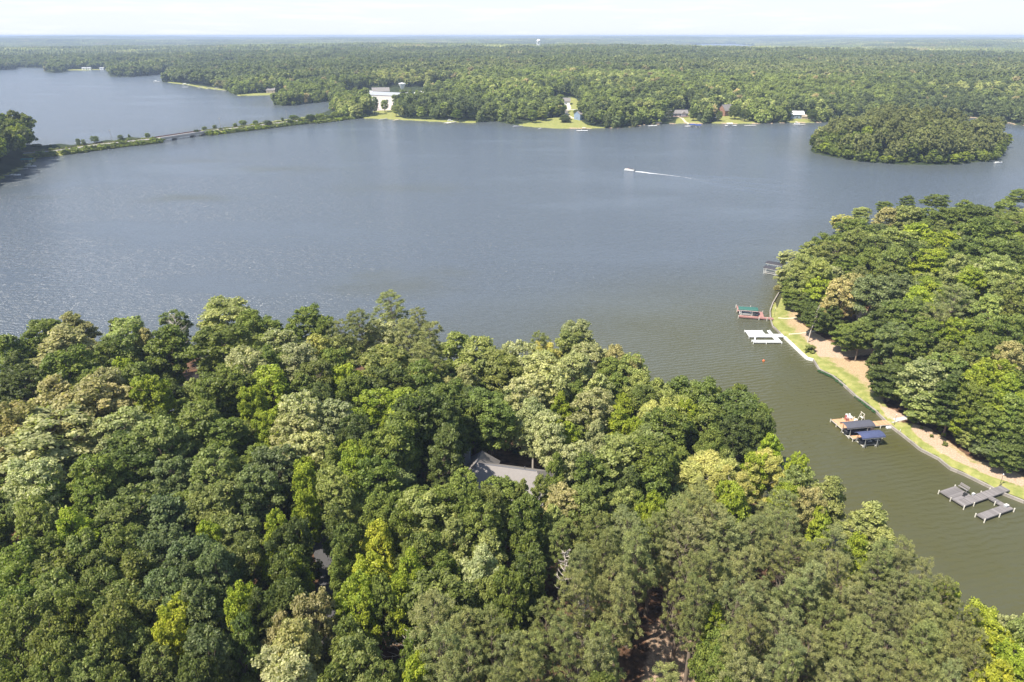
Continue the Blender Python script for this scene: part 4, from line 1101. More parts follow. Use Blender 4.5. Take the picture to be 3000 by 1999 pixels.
# undergrowth of the near woods, and the part of the wood beyond the frame
PT = []; PR = []; SC = []; TN = []; RZ = []
def wood_low(Vp, x0, x1, y0, y1, n, lo_, hi_):
    c = np.column_stack([rng.uniform(x0, x1, n), rng.uniform(y0, y1, n)])
    m_ = signed_dist(c, Vp) > 1.5
    for V in CLEAR + DIRTS + RIGHT_DIRTS + [LAWNS['right_lawn']]: m_ &= signed_dist(c, V) < -1.0
    for h_, rr_ in ((HOUSE1, 12), (HOUSE2, 9)): m_ &= np.hypot(c[:, 0] - h_[0], c[:, 1] - h_[1]) > rr_
    c = c[m_]; z, _ = height(c)
    for k in range(len(c)):
        s_ = random.uniform(lo_, hi_)
        put(c[k, 0], c[k, 1], z[k] + s_ * .55, random.choice((0, 1, 2)), (s_, s_, s_ * .8), np.array(random.choice((TINT['g'], TINT['d'], TINT['d'], TINT['y']))) * random.uniform(.7, 1.1))
wood_low(near_poly, -140, 130, 20, 175, 1300, 0.8, 2.6)
wood_low(right_poly, 60, 330, 110, 420, 900, 0.8, 2.4)
# vines on the right seawall
for (a, b) in (((2402, 1084), (2441, 1102)), ((2441, 1102), (2473, 1127)), ((2512, 1162), (2566, 1205))):
    for _ in range(46):
        t_ = random.random(); p = at(a[0] + (b[0] - a[0]) * t_ + random.uniform(-3, 1), a[1] + (b[1] - a[1]) * t_ + random.uniform(0, 4), 0.2)
        s_ = random.uniform(.35, .75); put(p[0], p[1], .2, 2, (s_, s_, s_ * .5), np.array((0.045, 0.10, 0.04)))
und_forms = [with_mat(leaf_mesh('shrub_form', 600 + q, 'round', 10, (0.3, 0.5), leaves=900, size=0.14, aspect=.7)[0], M['leaf_far']) for q in range(3)]
und_shrub = und_forms[0].copy(); und_shrub.materials.clear(); und_shrub.materials.append(M['leaf'])
instancer('undergrowth', np.array(PT), np.array(PR), np.array(RZ), np.array(SC), np.array(TN), und_forms, M['leaf_far'], None)
PT = []; PR = []; SC = []; TN = []; RZ = []
infill_forms = [with_mat(FORMS['broad'][q][0].copy(), M['leaf_far']) for q in (0, 1, 3, 5, 7)] + [with_mat(FORMS['pine'][q][0].copy(), M['leaf_far']) for q in (0, 3)]
for (x, y, g, r, H, lk) in FILL:
    rz = min(max(r * 1.55, H * .40), H * .48)
    put(x, y, g + H - rz, random.randrange(5, 7) if lk == 'p' else random.randrange(0, 5), (r * 1.08, r * 1.08, rz * 1.04 / ST), np.array(TINT[lk]) * random.uniform(1.0, 1.32))
ex = np.array([(t['x'], t['y']) for t in TREES])
for _ in range(900):  # unseen trees beyond the frame, added to cast shadows into view
    x = random.uniform(-190, 190); y = random.uniform(5, 180); P1 = np.array([[x, y]])
    if signed_dist(P1, near_poly)[0] < 4: continue
    q = to_px([x, y, 16])[0]
    dd = depth_of([x, y, 16])
    if dd > 5 and -60 < q[0] < 3060 and q[1] < 2110: continue
    if np.min(np.hypot(ex[:, 0] - x, ex[:, 1] - y)) < 6.5: continue
    ok_ = all(signed_dist(P1, V)[0] < -1 for V in CLEAR)
    if not ok_: continue
    ex = np.vstack([ex, (x, y)]); g = ground_z(x, y); r = random.uniform(3.4, 4.8); H = random.uniform(16, 22)
    put(x, y, g + H - r * 1.7, random.randrange(0, 5) if x < 60 else random.randrange(5, 7), (r * 1.2, r * 1.2, r * 1.15), np.array(TINT['g' if x < 60 else 'p']) * random.uniform(.8, 1.2))
instancer('smaller_trees', np.array(PT), np.array(PR), np.array(RZ), np.array(SC), np.array(TN), infill_forms, M['leaf_far'], None)
print('FILL', len(PT))

# ------------------------------------------------------------------ docks
def frame(o, t, z):
    a = at(*o, z); b = at(*t, z); u = (b - a)[:2]; return a, math.atan2(u[1], u[0])
_strip_mesh = {}
def planks(parent, mat, x0, x1, y0, y1, z, along='x', w=0.19, gap=0.022, th=0.05, jit=True):
    """boards laid across a walkway that runs along x (or y)"""
    L = (x1 - x0) if along == 'x' else (y1 - y0); n = max(1, round(L / w)); w = L / n
    key = (round(w, 3), round((y1 - y0) if along == 'x' else (x1 - x0), 2), mat, along)
    if key not in _strip_mesh:
        mb = MB(); W = (y1 - y0) if along == 'x' else (x1 - x0)
        if along == 'x': mb.box(-w / 2 + gap / 2, w / 2 - gap / 2, -W / 2, W / 2, -th, 0)
        else: mb.box(-W / 2, W / 2, -w / 2 + gap / 2, w / 2 - gap / 2, -th, 0)
        me = mb.mesh('plank'); me.materials.append(M[mat]); _strip_mesh[key] = me
    me = _strip_mesh[key]
    for k in range(n):
        c = (x0 + (k + .5) * w, (y0 + y1) / 2) if along == 'x' else ((x0 + x1) / 2, y0 + (k + .5) * w)
        o = bpy.data.objects.new('plank', me); o.parent = parent
        o.location = (c[0] + (random.uniform(-.015, .015) if along == 'y' else 0), c[1] + (random.uniform(-.015, .015) if along == 'x' else 0), z + random.uniform(-.008, .008)); COL.objects.link(o)
def skirt(parent, mat, x0, x1, y0, y1, z, h=0.28, th=0.08, name='side_beam'):
    mb = MB()
    mb.box(x0, x1, y0 - 0.002, y0 + th, z - h, z - .055); mb.box(x0, x1, y1 - th, y1 + .002, z - h, z - .055)
    mb.box(x0, x0 + th, y0 + th + .002, y1 - th - .002, z - h, z - .056); mb.box(x1 - th, x1, y0 + th + .002, y1 - th - .002, z - h, z - .056)
    mb.box(x0 + (x1 - x0) * .5 - .05, x0 + (x1 - x0) * .5 + .05, y0 + th + .002, y1 - th - .002, z - h, z - .057)
    mb.build(name, M[mat], parent)
def piles(parent, mat, pts, z, top=0.30, r=0.11, cap=None):
    for (x, y) in pts:
        o = MB().tube((x, y, -2.2), (x, y, z + top), r, r * .95, 9).build('post', M[mat], parent)
        if cap: MB().tube((x, y, z + top), (x, y, z + top + .05), r * 1.5, r * .9, 9).build('post_cap', M[cap], o)
def mesh_top(name, pts2, z0, z1): ...

# weathered grey dock
a, rz = frame((2825, 1483), (2953, 1438.6), .8)
d = empty('plank_dock', (a[0], a[1], 0), rz)
tag(d, 'weathered grey plank dock with a bench platform and a side finger, empty of boats', 'dock')
z = .8
planks(d, 'grey_plank', 0, 4.75, 1.95, 5.55, z, 'y'); planks(d, 'grey_plank', 0, 14.2, 0.0, 1.9, z - .004, 'x')
planks(d, 'grey_plank', 7.35, 8.55, -2.72, -0.06, z - .002, 'y'); planks(d, 'grey_plank', -0.1, 8.65, -4.5, -2.78, z, 'x')
skirt(d, 'grey_plank', 0, 4.75, 1.95, 5.55, z); skirt(d, 'grey_plank', 0.0, 14.2, 0.0, 1.9, z - .006); skirt(d, 'grey_plank', 7.35, 8.55, -2.72, -.06, z); skirt(d, 'grey_plank', -0.1, 8.65, -4.5, -2.78, z)
piles(d, 'pale_post', [(-.12, 5.65), (-.12, -.12), (4.85, 5.65), (2.9, -.13), (-.13, 2.9), (8.0, 2.03), (10.8, 2.03), (5.6, 2.03), (-.2, -4.6), (-.2, -2.68), (8.75, -4.6), (7.2, -1.6), (4.3, -4.62)], z, .16, .12)
b = empty('dock_bench', (0, 0, 0)); b.location = Vector((a[0], a[1], 0)) + Matrix.Rotation(rz, 3, 'Z') @ Vector((5.05, 4.05, z)); b.rotation_euler = (0, 0, rz)
tag(b, 'slatted grey bench along the back edge of the weathered plank dock', 'bench')
for k in range(4):
    MB().box(-.28 + k * .13, -.17 + k * .13, -1.05, 1.05, .42, .46).build('seat_slat', M['grey_plank'], b)
for k in range(4):
    mb = MB(); x_ = .32 + k * .045; mb.loft([[(x_, -1.05, .55 + k * .13), (x_ + .035, -1.05, .55 + k * .13), (x_ + .06, -1.05, .66 + k * .13), (x_ + .025, -1.05, .66 + k * .13)], [(x_, 1.05, .55 + k * .13), (x_ + .035, 1.05, .55 + k * .13), (x_ + .06, 1.05, .66 + k * .13), (x_ + .025, 1.05, .66 + k * .13)]])
    mb.build('back_slat', M['grey_plank'], b)
for yy in (-.95, .95):
    mb = MB(); mb.box(-.26, -.18, yy - .04, yy + .04, 0, .418); mb.box(.24, .31, yy - .04, yy + .04, 0, .5); mb.tube((.28, yy, .5), (.50, yy, 1.05), .035, .03, 6); mb.build('leg', M['grey_plank'], b)
c_ = Vector((a[0], a[1], 0)) + Matrix.Rotation(rz, 3, 'Z') @ Vector((3.4, 2.5, z))
k_ = empty('dock_ladder', c_, rz + .3); tag(k_, 'dark folded swim ladder lying on the weathered plank dock', 'ladder')
for yy in (-.2, .2): MB().tube((-.75, yy, .08), (.55, yy, .16), .03, .03, 6).build('rail', M['black'], k_)
for q in range(5): MB().box(-.6 + q * .26, -.48 + q * .26, -.19, .19, .09 + q * .02, .12 + q * .02).build('rung', M['black'], k_)
MB().box(.2, .8, -.35, .35, .02, .30).build('tarp', M['black'], k_)
for (px, py, r_, lb, cn) in ((7.9, -3.1, .3, 'small grey dock box at the corner of the side finger', 'dock_box'), (5.3, 2.2, .2, 'small bait box beside the walkway of the grey dock', 'bait_box')):
    c_ = Vector((a[0], a[1], 0)) + Matrix.Rotation(rz, 3, 'Z') @ Vector((px, py - .3, z))
    k_ = empty(cn, c_, rz); tag(k_, lb, 'box')
    MB().box(-r_ * 1.5, r_ * 1.5, -r_, r_, .01, .36).build('body', M['siding'], k_); MB().box(-r_ * 1.6, r_ * 1.6, -r_ * 1.12, r_ * 1.12, .362, .42).build('lid', M['offwhite'], k_)

# boat lift roofs
def lift(loc, rz, L, W, zt, canopy, label, frame_mat='galv', boat=None, arc=.55, legs_out=0.25):
    r = empty('covered_boat_lift', (loc[0], loc[1], 0), rz)
    tag(r, label, 'boat lift', 'covered boat lifts')
    n = 10; prof = []
    for k in range(n + 1):
        f = k / n * 2 - 1; prof.append((f * W / 2, arc * (1 - abs(f) ** 2.6)))
    rings = []
    for (xx, sh) in ((-L / 2, .80), (-L / 2 + .55, 1.0), (0, 1.03), (L / 2 - .55, 1.0), (L / 2, .80)):
        top = [(xx, y_, zt + h_ * sh) for (y_, h_) in prof]; bot = [(xx, y_ * .985, zt + h_ * sh - .04 - (.28 if abs(y_) > W * .499 else 0)) for (y_, h_) in reversed(prof)]
        rings.append(top + bot)
    c = MB().loft(rings).build('canopy', M[canopy], r, smooth=False)
    mb = MB()
    for xx in (-L / 2 + .5, -L / 6, L / 6, L / 2 - .5):
        for k in range(n): mb.tube((xx, prof[k][0], zt + prof[k][1] - .06), (xx, prof[k + 1][0], zt + prof[k + 1][1] - .06), .025, .025, 5, False)
    mb.build('canopy_frame', M[frame_mat], r)
    mb = MB()
    for yy in (-W / 2 + .02, W / 2 - .02): mb.box(-L / 2 + .1, L / 2 - .1, yy - .04, yy + .04, zt - .34, zt - .24)
    mb.build('canopy_rail', M[frame_mat], r)
    for xx in (-L / 2 + 1.1, L / 2 - 1.9):
        for yy in (-W / 2 + .1, W / 2 - .1):
            s_ = 1 if yy > 0 else -1
            mb = MB(); mb.tube((xx, yy, -1.6), (xx, yy, zt - .25), .06, .06, 7); mb.tube((xx + .75, yy, -.3), (xx, yy, 1.7), .045, .045, 6); mb.tube((xx - .5, yy, 0.1), (xx, yy, .9), .035, .035, 6)
            mb.tube((xx + .0, yy + s_ * legs_out, -.8), (xx, yy, zt - .5), .04, .04, 6)
            mb.build('leg', M[frame_mat], r)
    mb = MB()
    for xx in (-L / 2 + 1.1, L / 2 - 1.9): mb.box(xx - .08, xx + .08, -W / 2 + .2, W / 2 - .2, .12, .26)
    for yy in (-.7, .7): mb.box(-L / 2 + .9, L / 2 - 1.7, yy - .09, yy + .09, .262, .36)
    mb.build('cradle', M['pale_post'], r)
    return r
def hull(mbn, L, W, H, mat, parent, z0=0.0, name='hull'):
    st = []
    for (f, w, zz) in ((-.5, .82, 0), (-.25, 1, 0), (.1, 1, .02), (.32, .78, .10), (.44, .45, .22), (.5, .06, .34)):
        xw = w * W / 2; x_ = f * L; t = H * (1 + zz * .35); kz = zz * H * .8
        st.append([(x_, -xw, z0 + t), (x_, -xw * .93, z0 + H * .45 + kz * .4), (x_, -xw * .45, z0 + .08 + kz), (x_, 0, z0 + kz), (x_, xw * .45, z0 + .08 + kz), (x_, xw * .93, z0 + H * .45 + kz * .4), (x_, xw, z0 + t), (x_, xw * .80, z0 + t - .02), (x_, xw * .72, z0 + t * .62), (x_, -xw * .72, z0 + t * .62), (x_, -xw * .80, z0 + t - .02)])
    return MB().loft(st).build(name, M[mat], parent, smooth=False)
def runabout(loc, rz, label, hull_mat='white', L=6.2, W=2.2, z0=-.25, cover=None, bimini=None, group=None):
    r = empty('motor_boat', (loc[0], loc[1], loc[2]), rz); tag(r, label, 'boat', group)
    h = hull(None, L, W, .95, hull_mat, r, z0)
    zt = z0 + .95
    mb = MB(); mb.loft([[(.9, -W * .40, zt - .01), (.9, W * .40, zt - .01), (1.25, W * .34, zt + .42), (1.25, -W * .34, zt + .42)], [(.94, -W * .40, zt - .01), (.94, W * .40, zt - .01), (1.29, W * .34, zt + .42), (1.29, -W * .34, zt + .42)]]); mb.build('windshield', M['glass'], r)
    for (x_, y_) in ((.1, -.5), (.1, .5), (-1.9, 0)):
        s_ = MB().box(x_ - .28, x_ + .28, y_ - (.28 if x_ > -1 else .8), y_ + (.28 if x_ > -1 else .8), zt - .34, zt - .10).build('seat', M['offwhite'], r)
        MB().box(x_ - .36, x_ - .26, y_ - (.28 if x_ > -1 else .8), y_ + (.28 if x_ > -1 else .8), zt - .10, zt + .28).build('backrest', M['offwhite'], s_)
    mb = MB(); mb.box(-L / 2 - .42, -L / 2 - .06, -.18, .18, zt - .15, zt + .32); mb.box(-L / 2 - .30, -L / 2 - .14, -.08, .08, z0 - .3, zt - .152); mb.build('outboard_motor', M['dark_hull'], r)
    if cover: MB().loft([[(x_, -W * .5 * w, zt + .0), (x_, -W * .3 * w, zt + .22 + t), (x_, 0, zt + .34 + t), (x_, W * .3 * w, zt + .22 + t), (x_, W * .5 * w, zt + .0)] for x_, w, t in ((-L * .49, .85, 0), (-.9, 1.0, .05), (1.0, 1.0, .45), (2.0, .72, .1), (L * .49, .12, 0))]).build('cover', M[cover], r)
    if bimini:
        MB().loft([[(x_, -W * .45, zt + 1.35 + t - .12), (x_, 0, zt + 1.35 + t), (x_, W * .45, zt + 1.35 + t - .12), (x_, W * .45, zt + 1.30 + t - .12), (x_, 0, zt + 1.30 + t), (x_, -W * .45, zt + 1.30 + t - .12)] for x_, t in ((-1.6, 0), (-.5, .06), (.6, 0))]).build('bimini_top', M[bimini], r)
        mb = MB()
        for s_ in (-1, 1):
            for xx in (-1.5, .5): mb.tube((-.5, s_ * W * .42, zt), (xx, s_ * W * .44, zt + 1.22), .02, .02, 5)
        mb.build('bimini_frame', M['galv'], r)
    return r
def pontoon(loc, rz, label, top='canopy_blue', L=7.4, W=2.5, group=None, bimini=True, fence='white', people=0):
    r = empty('pontoon_boat', (loc[0], loc[1], loc[2]), rz); tag(r, label, 'boat', group)
    for s_ in (-1, 1):
        mb = MB(); mb.lathe([(.02, -L / 2), (.22, -L / 2 + .15), (.30, -L / 2 + .5), (.30, L / 2 - .9), (.18, L / 2 - .3), (.02, L / 2)], 12)
        mb.v = [(v[2], v[0] + s_ * W * .36, v[1] + .10) for v in mb.v]; mb.build('float', M['galv'], r, smooth=True)
    MB().box(-L / 2 + .3, L / 2 - .5, -W / 2, W / 2, .42, .50).build('deck', M['offwhite'], r)
    x0, x1 = -L / 2 + .9, L / 2 - .7
    for (A, B) in (((x0, -W / 2 + .06), (x1, -W / 2 + .06)), ((x0, W / 2 - .06), (x1, W / 2 - .06)), ((x1, -W / 2 + .06), (x1, -.4)), ((x1, .4), (x1, W / 2 - .06)), ((x0, -W / 2 + .06), (x0, W / 2 - .06))):
        mb = MB(); mb.box(min(A[0], B[0]) - .025, max(A[0], B[0]) + .025, min(A[1], B[1]) - .025, max(A[1], B[1]) + .025, .55, 1.18); mb.build('side_panel', M[fence], r)
    for (xa, xb, ya, yb) in ((x0 + .1, x0 + .65, -W / 2 + .15, W / 2 - .15), (x1 - 2.0, x1 - .15, W / 2 - .7, W / 2 - .12), (x1 - 2.0, x1 - .15, -W / 2 + .12, -W / 2 + .7)):
        MB().box(xa, xb, ya, yb, .502, .92).build('bench_seat', M['offwhite'], r)
    MB().box(-.1, .45, -W / 2 + .15, -.3, .502, 1.35).build('helm_console', M['siding'], r)
    mb = MB(); mb.box(-L / 2 - .2, -L / 2 + .25, -.2, .2, .35, 1.1); mb.box(-L / 2 - .05, -L / 2 + .1, -.08, .08, -.5, .348); mb.build('outboard_motor', M['dark_hull'], r)
    if bimini:
        MB().loft([[(x_, -W * .48, 2.35 + t), (x_, 0, 2.47 + t), (x_, W * .48, 2.35 + t), (x_, W * .48, 2.30 + t), (x_, 0, 2.42 + t), (x_, -W * .48, 2.30 + t)] for x_, t in ((-2.2, -.05), (-1.1, .03), (0.2, .03), (1.0, -.05))]).build('bimini_top', M[top], r)
        mb = MB()
        for s_ in (-1, 1):
            for xx in (-2.1, -.6, .9): mb.tube((-.6, s_ * W * .47, 1.18), (xx, s_ * W * .47, 2.30), .022, .022, 5)
        mb.build('bimini_frame', M['galv'], r)
    return r

def toworld(a, rz, x, y, z=0.0):
    v = Matrix.Rotation(rz, 3, 'Z') @ Vector((x, y, 0)); return Vector((a[0] + v.x, a[1] + v.y, z))

# orange cedar dock with two covered lifts
a, rz = frame((2430 + 430 / 11.2, 1200 + 640 / 11.2), (2430 + 1900 / 11.2, 1200 + 500 / 11.2), .8)
d = empty('plank_dock', (a[0], a[1], 0), rz)
tag(d, 'orange brown plank dock joined to the lawn path, with two covered boat lifts beside it', 'dock')
z = .8
planks(d, 'tan_plank', 0, 8.4, .06, 2.1, z - .004, 'x'); planks(d, 'tan_plank', 0, 6.4, 2.12, 4.65, z, 'x'); planks(d, 'tan_plank', 8.4, 13.6, .06, 2.1, z - .003, 'x')
planks(d, 'tan_plank', -.1, 6.6, -4.45, -3.25, z, 'x')
planks(d, 'tan_plank', 6.62, 7.7, -4.45, 0.02, z - .002, 'y')
for q in ((0, 6.4, 2.12, 4.65), (0, 13.6, .06, 2.1), (-.1, 6.6, -4.45, -3.25), (6.62, 7.7, -4.45, .02)): skirt(d, 'pale_post', *q, z, .30)
piles(d, 'pale_post', [(-.12, 4.75), (-.12, -.06), (-.12, 2.3), (6.5, 4.75), (3.2, 4.77), (-.2, -4.55), (-.2, -3.15), (6.7, 2.25), (10.5, -.08), (7.8, -4.5)], z, .10, .12)
c1 = toworld(a, rz, 2.45, -1.55); c2 = toworld(a, rz, 2.75, -6.2)
c1 = toworld(a, rz, 2.5, -1.72)
lift(c1, rz, 7.6, 2.95, 3.0, 'canopy_grey', 'boat lift with slate grey canopy, nearer the orange plank dock', arc=.5)
lift(c2, rz, 6.2, 3.0, 2.8, 'canopy_blue', 'boat lift with faded blue canopy, on the open water side of the grey canopied one', arc=.5)
runabout((c1.x, c1.y, .55), rz + math.pi, 'dark hulled boat lifted under the slate grey canopy', 'dark_hull', 6.6, 2.2, cover='canopy_black')
runabout((c2.x, c2.y, .50), rz + math.pi, 'small dark boat lifted under the faded blue canopy', 'dark_hull', 5.2, 2.0)
# things standing on the orange dock
def adirondack(x, y, r0, mat, label, A=None, grp=None):
    A = A if A is not None else a
    k_ = empty('deck_chair', toworld(A, rz, x, y, z), rz + r0); tag(k_, label, 'chair', grp)
    MB().loft([[(-.45, -.3, .30), (-.45, .3, .30), (-.45, .3, .34), (-.45, -.3, .34)], [(.3, -.3, .38), (.3, .3, .38), (.3, .3, .42), (.3, -.3, .42)]]).build('seat', M[mat], k_)
    MB().loft([[(-.40, -.30, .34), (-.40, .30, .34), (-.36, .30, .34), (-.36, -.30, .34)], [(-.80, -.26, 1.15), (-.80, .26, 1.15), (-.76, .26, 1.16), (-.76, -.26, 1.16)]]).build('backrest', M[mat], k_)
    for s_ in (-1, 1): MB().box(-.5, .35, s_ * .38 - .07, s_ * .38 + .07, .60, .64).build('armrest', M[mat], k_)
    for xx in (-.45, .3):
        for s_ in (-1, 1): MB().box(xx - .04, xx + .04, s_ * .36 - .04, s_ * .36 + .04, 0, .598).build('leg', M[mat], k_)
adirondack(4.1, 4.15, -1.6, 'white', 'white slatted armchair on the orange dock behind the grey canopy', grp='deck chairs on the orange dock'); adirondack(4.95, 4.1, -1.5, 'white', 'white armchair nearest the swing frame on the orange dock', grp='deck chairs on the orange dock'); adirondack(3.5, 3.6, -1.7, 'red_plastic', 'red armchair on the orange dock beside white ones', grp='deck chairs on the orange dock')
k_ = empty('swing_frame', toworld(a, rz, 7.7, 2.7, z), rz); tag(k_, 'open timber swing frame at the back of the orange dock', 'swing')
mb = MB()
for yy in (-1.2, 1.2): mb.tube((-.7, yy * .5 + 1.0, -1.0), (0, yy * .5 + .9, 1.7), .06, .06, 6); mb.tube((.7, yy * .5 + 1.0, -1.0), (0, yy * .5 + .9, 1.7), .06, .06, 6)
mb.build('leg_frame', M['pale_post'], k_); MB().tube((0, .2, 1.72), (0, 1.7, 1.72), .06, .06, 6).build('top_beam', M['pale_post'], k_)
MB().box(-.25, .25, .4, 1.5, .45, .52).build('seat', M['pale_post'], k_)
MB().box(6.0 - .3, 6.0 + .3, 2.2, 2.6, 0, .5)
k_ = empty('dock_box', toworld(a, rz, 5.6, 3.0, z), rz); tag(k_, 'white lidded storage box on the orange plank dock', 'box')
MB().box(-.35, .35, -.25, .25, .01, .45).build('body', M['white'], k_); MB().box(-.37, .37, -.27, .27, .452, .52).build('lid', M['offwhite'], k_)
k_ = empty('swim_platform', toworld(a, rz, 12.5, -.45, 0), rz); tag(k_, 'small white floating step beside the shore end of the orange dock', 'float')
MB().box(-.55, .55, -.3, .35, .05, .45).build('float_block', M['white'], k_); MB().box(-.5, .5, -.25, .3, .452, .50).build('deck_mat', M['offwhite'], k_)

# white dock
a, rz = frame((2130 + 345 / 5.225, 740 + 1285 / 5.225), (2130 + 870 / 5.225, 740 + 1285 / 5.225), .7)
d = empty('white_dock', (a[0], a[1], 0), rz); tag(d, 'bright white angular dock with a rectangular deck and a boat slip', 'dock'); z = .7
planks(d, 'white_plank', 0.1, 5.7, 2.0, 5.0, z, 'y'); planks(d, 'white_plank', 0, 11.3, 0.0, 1.96, z - .003, 'x'); planks(d, 'white_plank', 7.4, 8.35, 2.0, 5.0, z, 'y')
planks(d, 'white_plank', 7.4, 8.9, -2.85, -.04, z, 'y'); planks(d, 'white_plank', 0.0, 8.9, -4.4, -2.9, z, 'x')
for q in ((.1, 5.7, 2.0, 5.0), (0, 11.3, 0, 1.96), (7.4, 8.35, 2, 5), (7.4, 8.9, -2.85, -.04), (0, 8.9, -4.4, -2.9)): skirt(d, 'white', *q, z, .34)
mb = MB(); mb.loft([[(.5, -2.88, z - .1), (1.0, -2.88, z - .1), (1.0, -2.88, z - .02), (.5, -2.88, z - .02)], [(1.6, -.05, z - .1), (2.1, -.05, z - .1), (2.1, -.05, z - .02), (1.6, -.05, z - .02)]]); mb.build('brace_beam', M['white'], d)
piles(d, 'white', [(0, 5.1), (5.8, 5.1), (-.12, -.1), (-.15, -2.9), (-.15, -4.5), (8.95, -4.5), (8.3, 5.1), (4, -4.52)], z, .08, .12)

# red brown dock with green roofed lift
a, rz = frame((2130 + 175 / 5.225, 740 + 975 / 5.225), (2130 + 690 / 5.225, 740 + 1015 / 5.225), .8)
d = empty('red_brown_dock', (a[0], a[1], 0), rz); tag(d, 'faded red brown dock with a narrow walkway and a green canopied slip', 'dock'); z = .8
planks(d, 'red_plank', .1, 11.6, 0.0, 1.15, z, 'x', .2); planks(d, 'red_plank', .1, 4.9, 6.2, 10.3, z, 'x', .2); planks(d, 'red_plank', 7.0, 8.6, 1.18, 6.0, z, 'y', .2); planks(d, 'red_plank', .1, 6.98, 5.1, 6.16, z - .002, 'x', .2)
for q in ((.1, 11.6, 0, 1.15), (.1, 4.9, 6.2, 10.3), (7.0, 8.6, 1.18, 6.0), (.1, 6.98, 5.1, 6.16)): skirt(d, 'red_plank', *q, z, .4)
piles(d, 'pale_post', [(0, 10.4), (.0, 6.1), (5, 10.4), (0, -.1), (6.9, -.15), (9.5, -.15), (8.7, 6.1)], z, .35, .12)
c1 = toworld(a, rz, 3.2, 3.2)
lift(c1, rz, 6.6, 3.0, 2.7, 'canopy_green', 'boat lift with dark green canopy on the red brown dock', 'offwhite', arc=.45)
runabout((c1.x, c1.y, .45), rz, 'boat lifted in the shade of the green canopy', 'offwhite', 5.4, 2.0)
# dark canopied lifts behind
for (px, py, dz, lb) in ((2130 + 738 / 5.225, 740 + 155 / 5.225, 0, 'farther black canopied boat lift beside the wooded right point'), (2130 + 708 / 5.225, 740 + 228 / 5.225, 1, 'nearer black canopied boat lift with white end railing by the right point')):
    p = at(px, py, 3.0)
    r_ = lift(p, R(-38), 7.0, 3.4, 2.7, 'canopy_black', lb, 'offwhite', arc=.4)
    if dz:
        mb = MB()
        for h_ in (.5, 1.0, 1.5): mb.box(-3.2, -3.1, -1.5, 1.5, h_, h_ + .14)
        for yy in (-1.5, 0, 1.5): mb.box(-3.22, -3.08, yy - .06, yy + .06, 0, 1.9)
        mb.build('end_railing', M['offwhite'], r_)
        mb = MB()
        for h_ in (.6, 1.2): mb.box(-2.9, 2.9, -1.62, -1.54, h_, h_ + .12)
        mb.build('side_railing', M['offwhite'], r_)
# buoy
p = at(2237, 1058, 0); k_ = empty('mooring_buoy', (p[0], p[1], 0)); tag(k_, 'small orange buoy floating off the white dock', 'buoy')
MB().lathe([(.05, -.25), (.30, -.1), (.36, .1), (.26, .32), (.08, .42)], 14).build('float', M['orange'], k_, smooth=True); MB().tube((0, 0, .42), (0, 0, .62), .03, .03, 6).build('ring_post', M['white'], k_)

# ------------------------------------------------------------------ sea wall, paths, things on the right lawn
def ribbon_blocks(name, label, pts, mat, w, z0, z1, seg, part, cat='sea wall', group=None):
    p0 = Vector((*at(pts[0][0], pts[0][1], 0)[:2], 0)); root = empty(name, p0); tag(root, label, cat, group)
    W = [Vector((*at(p[0], p[1], z1)[:2], 0)) for p in pts]
    rem = []
    for A, B in zip(W[:-1], W[1:]):
        n = max(1, round((B - A).length / seg))
        for k in range(n): rem.append((A.lerp(B, k / n), A.lerp(B, (k + 1) / n)))
    for A, B in rem:
        L = (B - A).length; an = math.atan2((B - A).y, (B - A).x); m_ = (A + B) / 2
        mb = MB(); dz = random.uniform(-.03, .03); dw = random.uniform(-.03, .03)
        mb.box(-L / 2 + .012, L / 2 - .012, -w / 2, w / 2 + dw, z0, z1 - .09 + dz); mb.box(-L / 2 + .006, L / 2 - .006, -w / 2 - .05, w / 2 + .05, z1 - .088 + dz, z1 + dz)
        link(part, mb.mesh(part), M[mat], root, m_ - p0, (0, 0, an))
SW = SHORE_RIGHT
ribbon_blocks('sea_wall', 'bright pale concrete sea wall beside the white dock', SW[5:9], 'seawall_white', .62, -1.2, .72, 1.6, 'cap_block')
ribbon_blocks('stone_sea_wall', 'low grey stone sea wall curving along the right lawn past the docks', SW[8:24], 'stone', .34, -1.2, .66, 1.5, 'wall_block')
ribbon_blocks('low_edging', 'thin stone edging of the lawn tip beside the red brown dock', SW[0:6], 'stone', .25, -1.0, .60, 1.6, 'edge_stone')
def path_strip(name, label, pts, w, mat, zoff=.03, kind='structure', z=None):
    W = [ground_at(p[0], p[1], 1.0) if z is None else at(p[0], p[1], z) for p in pts]
    D = []
    for A, B in zip(W[:-1], W[1:]):
        n = max(1, int(np.hypot(*(B - A)[:2]) / 1.5))
        for k in range(n): D.append(A + (B - A) * k / n)
    D.append(W[-1])
    V = []; F_ = []
    for k, p in enumerate(D):
        q = D[min(k + 1, len(D) - 1)] - D[max(k - 1, 0)]; nn = np.array([-q[1], q[0]]); nn /= np.linalg.norm(nn)
        for s_ in (-1, -.33, .33, 1):
            x, y = p[0] + nn[0] * w / 2 * s_, p[1] + nn[1] * w / 2 * s_
            V.append((x, y, (ground_z(x, y) if z is None else z) + zoff))
    for k in range(len(D) - 1):
        for j in range(3): F_.append((k * 4 + j, k * 4 + 4 + j, k * 4 + 5 + j, k * 4 + 1 + j))
    me = bpy.data.meshes.new(name); me.from_pydata(V, [], F_); me.update()
    if me.polygons and me.polygons[0].normal.z < 0: me.flip_normals()
    return tag(link(name, me, M[mat]), kind=kind)
path_strip('path', None, [(2609, 1238), (2640, 1228), (2680, 1219), (2740, 1212), (2820, 1195)], 1.5, 'concrete', .09)
path_strip('path', None, [(2262, 935), (2300, 934), (2350, 931)], .9, 'sand_path', .07)
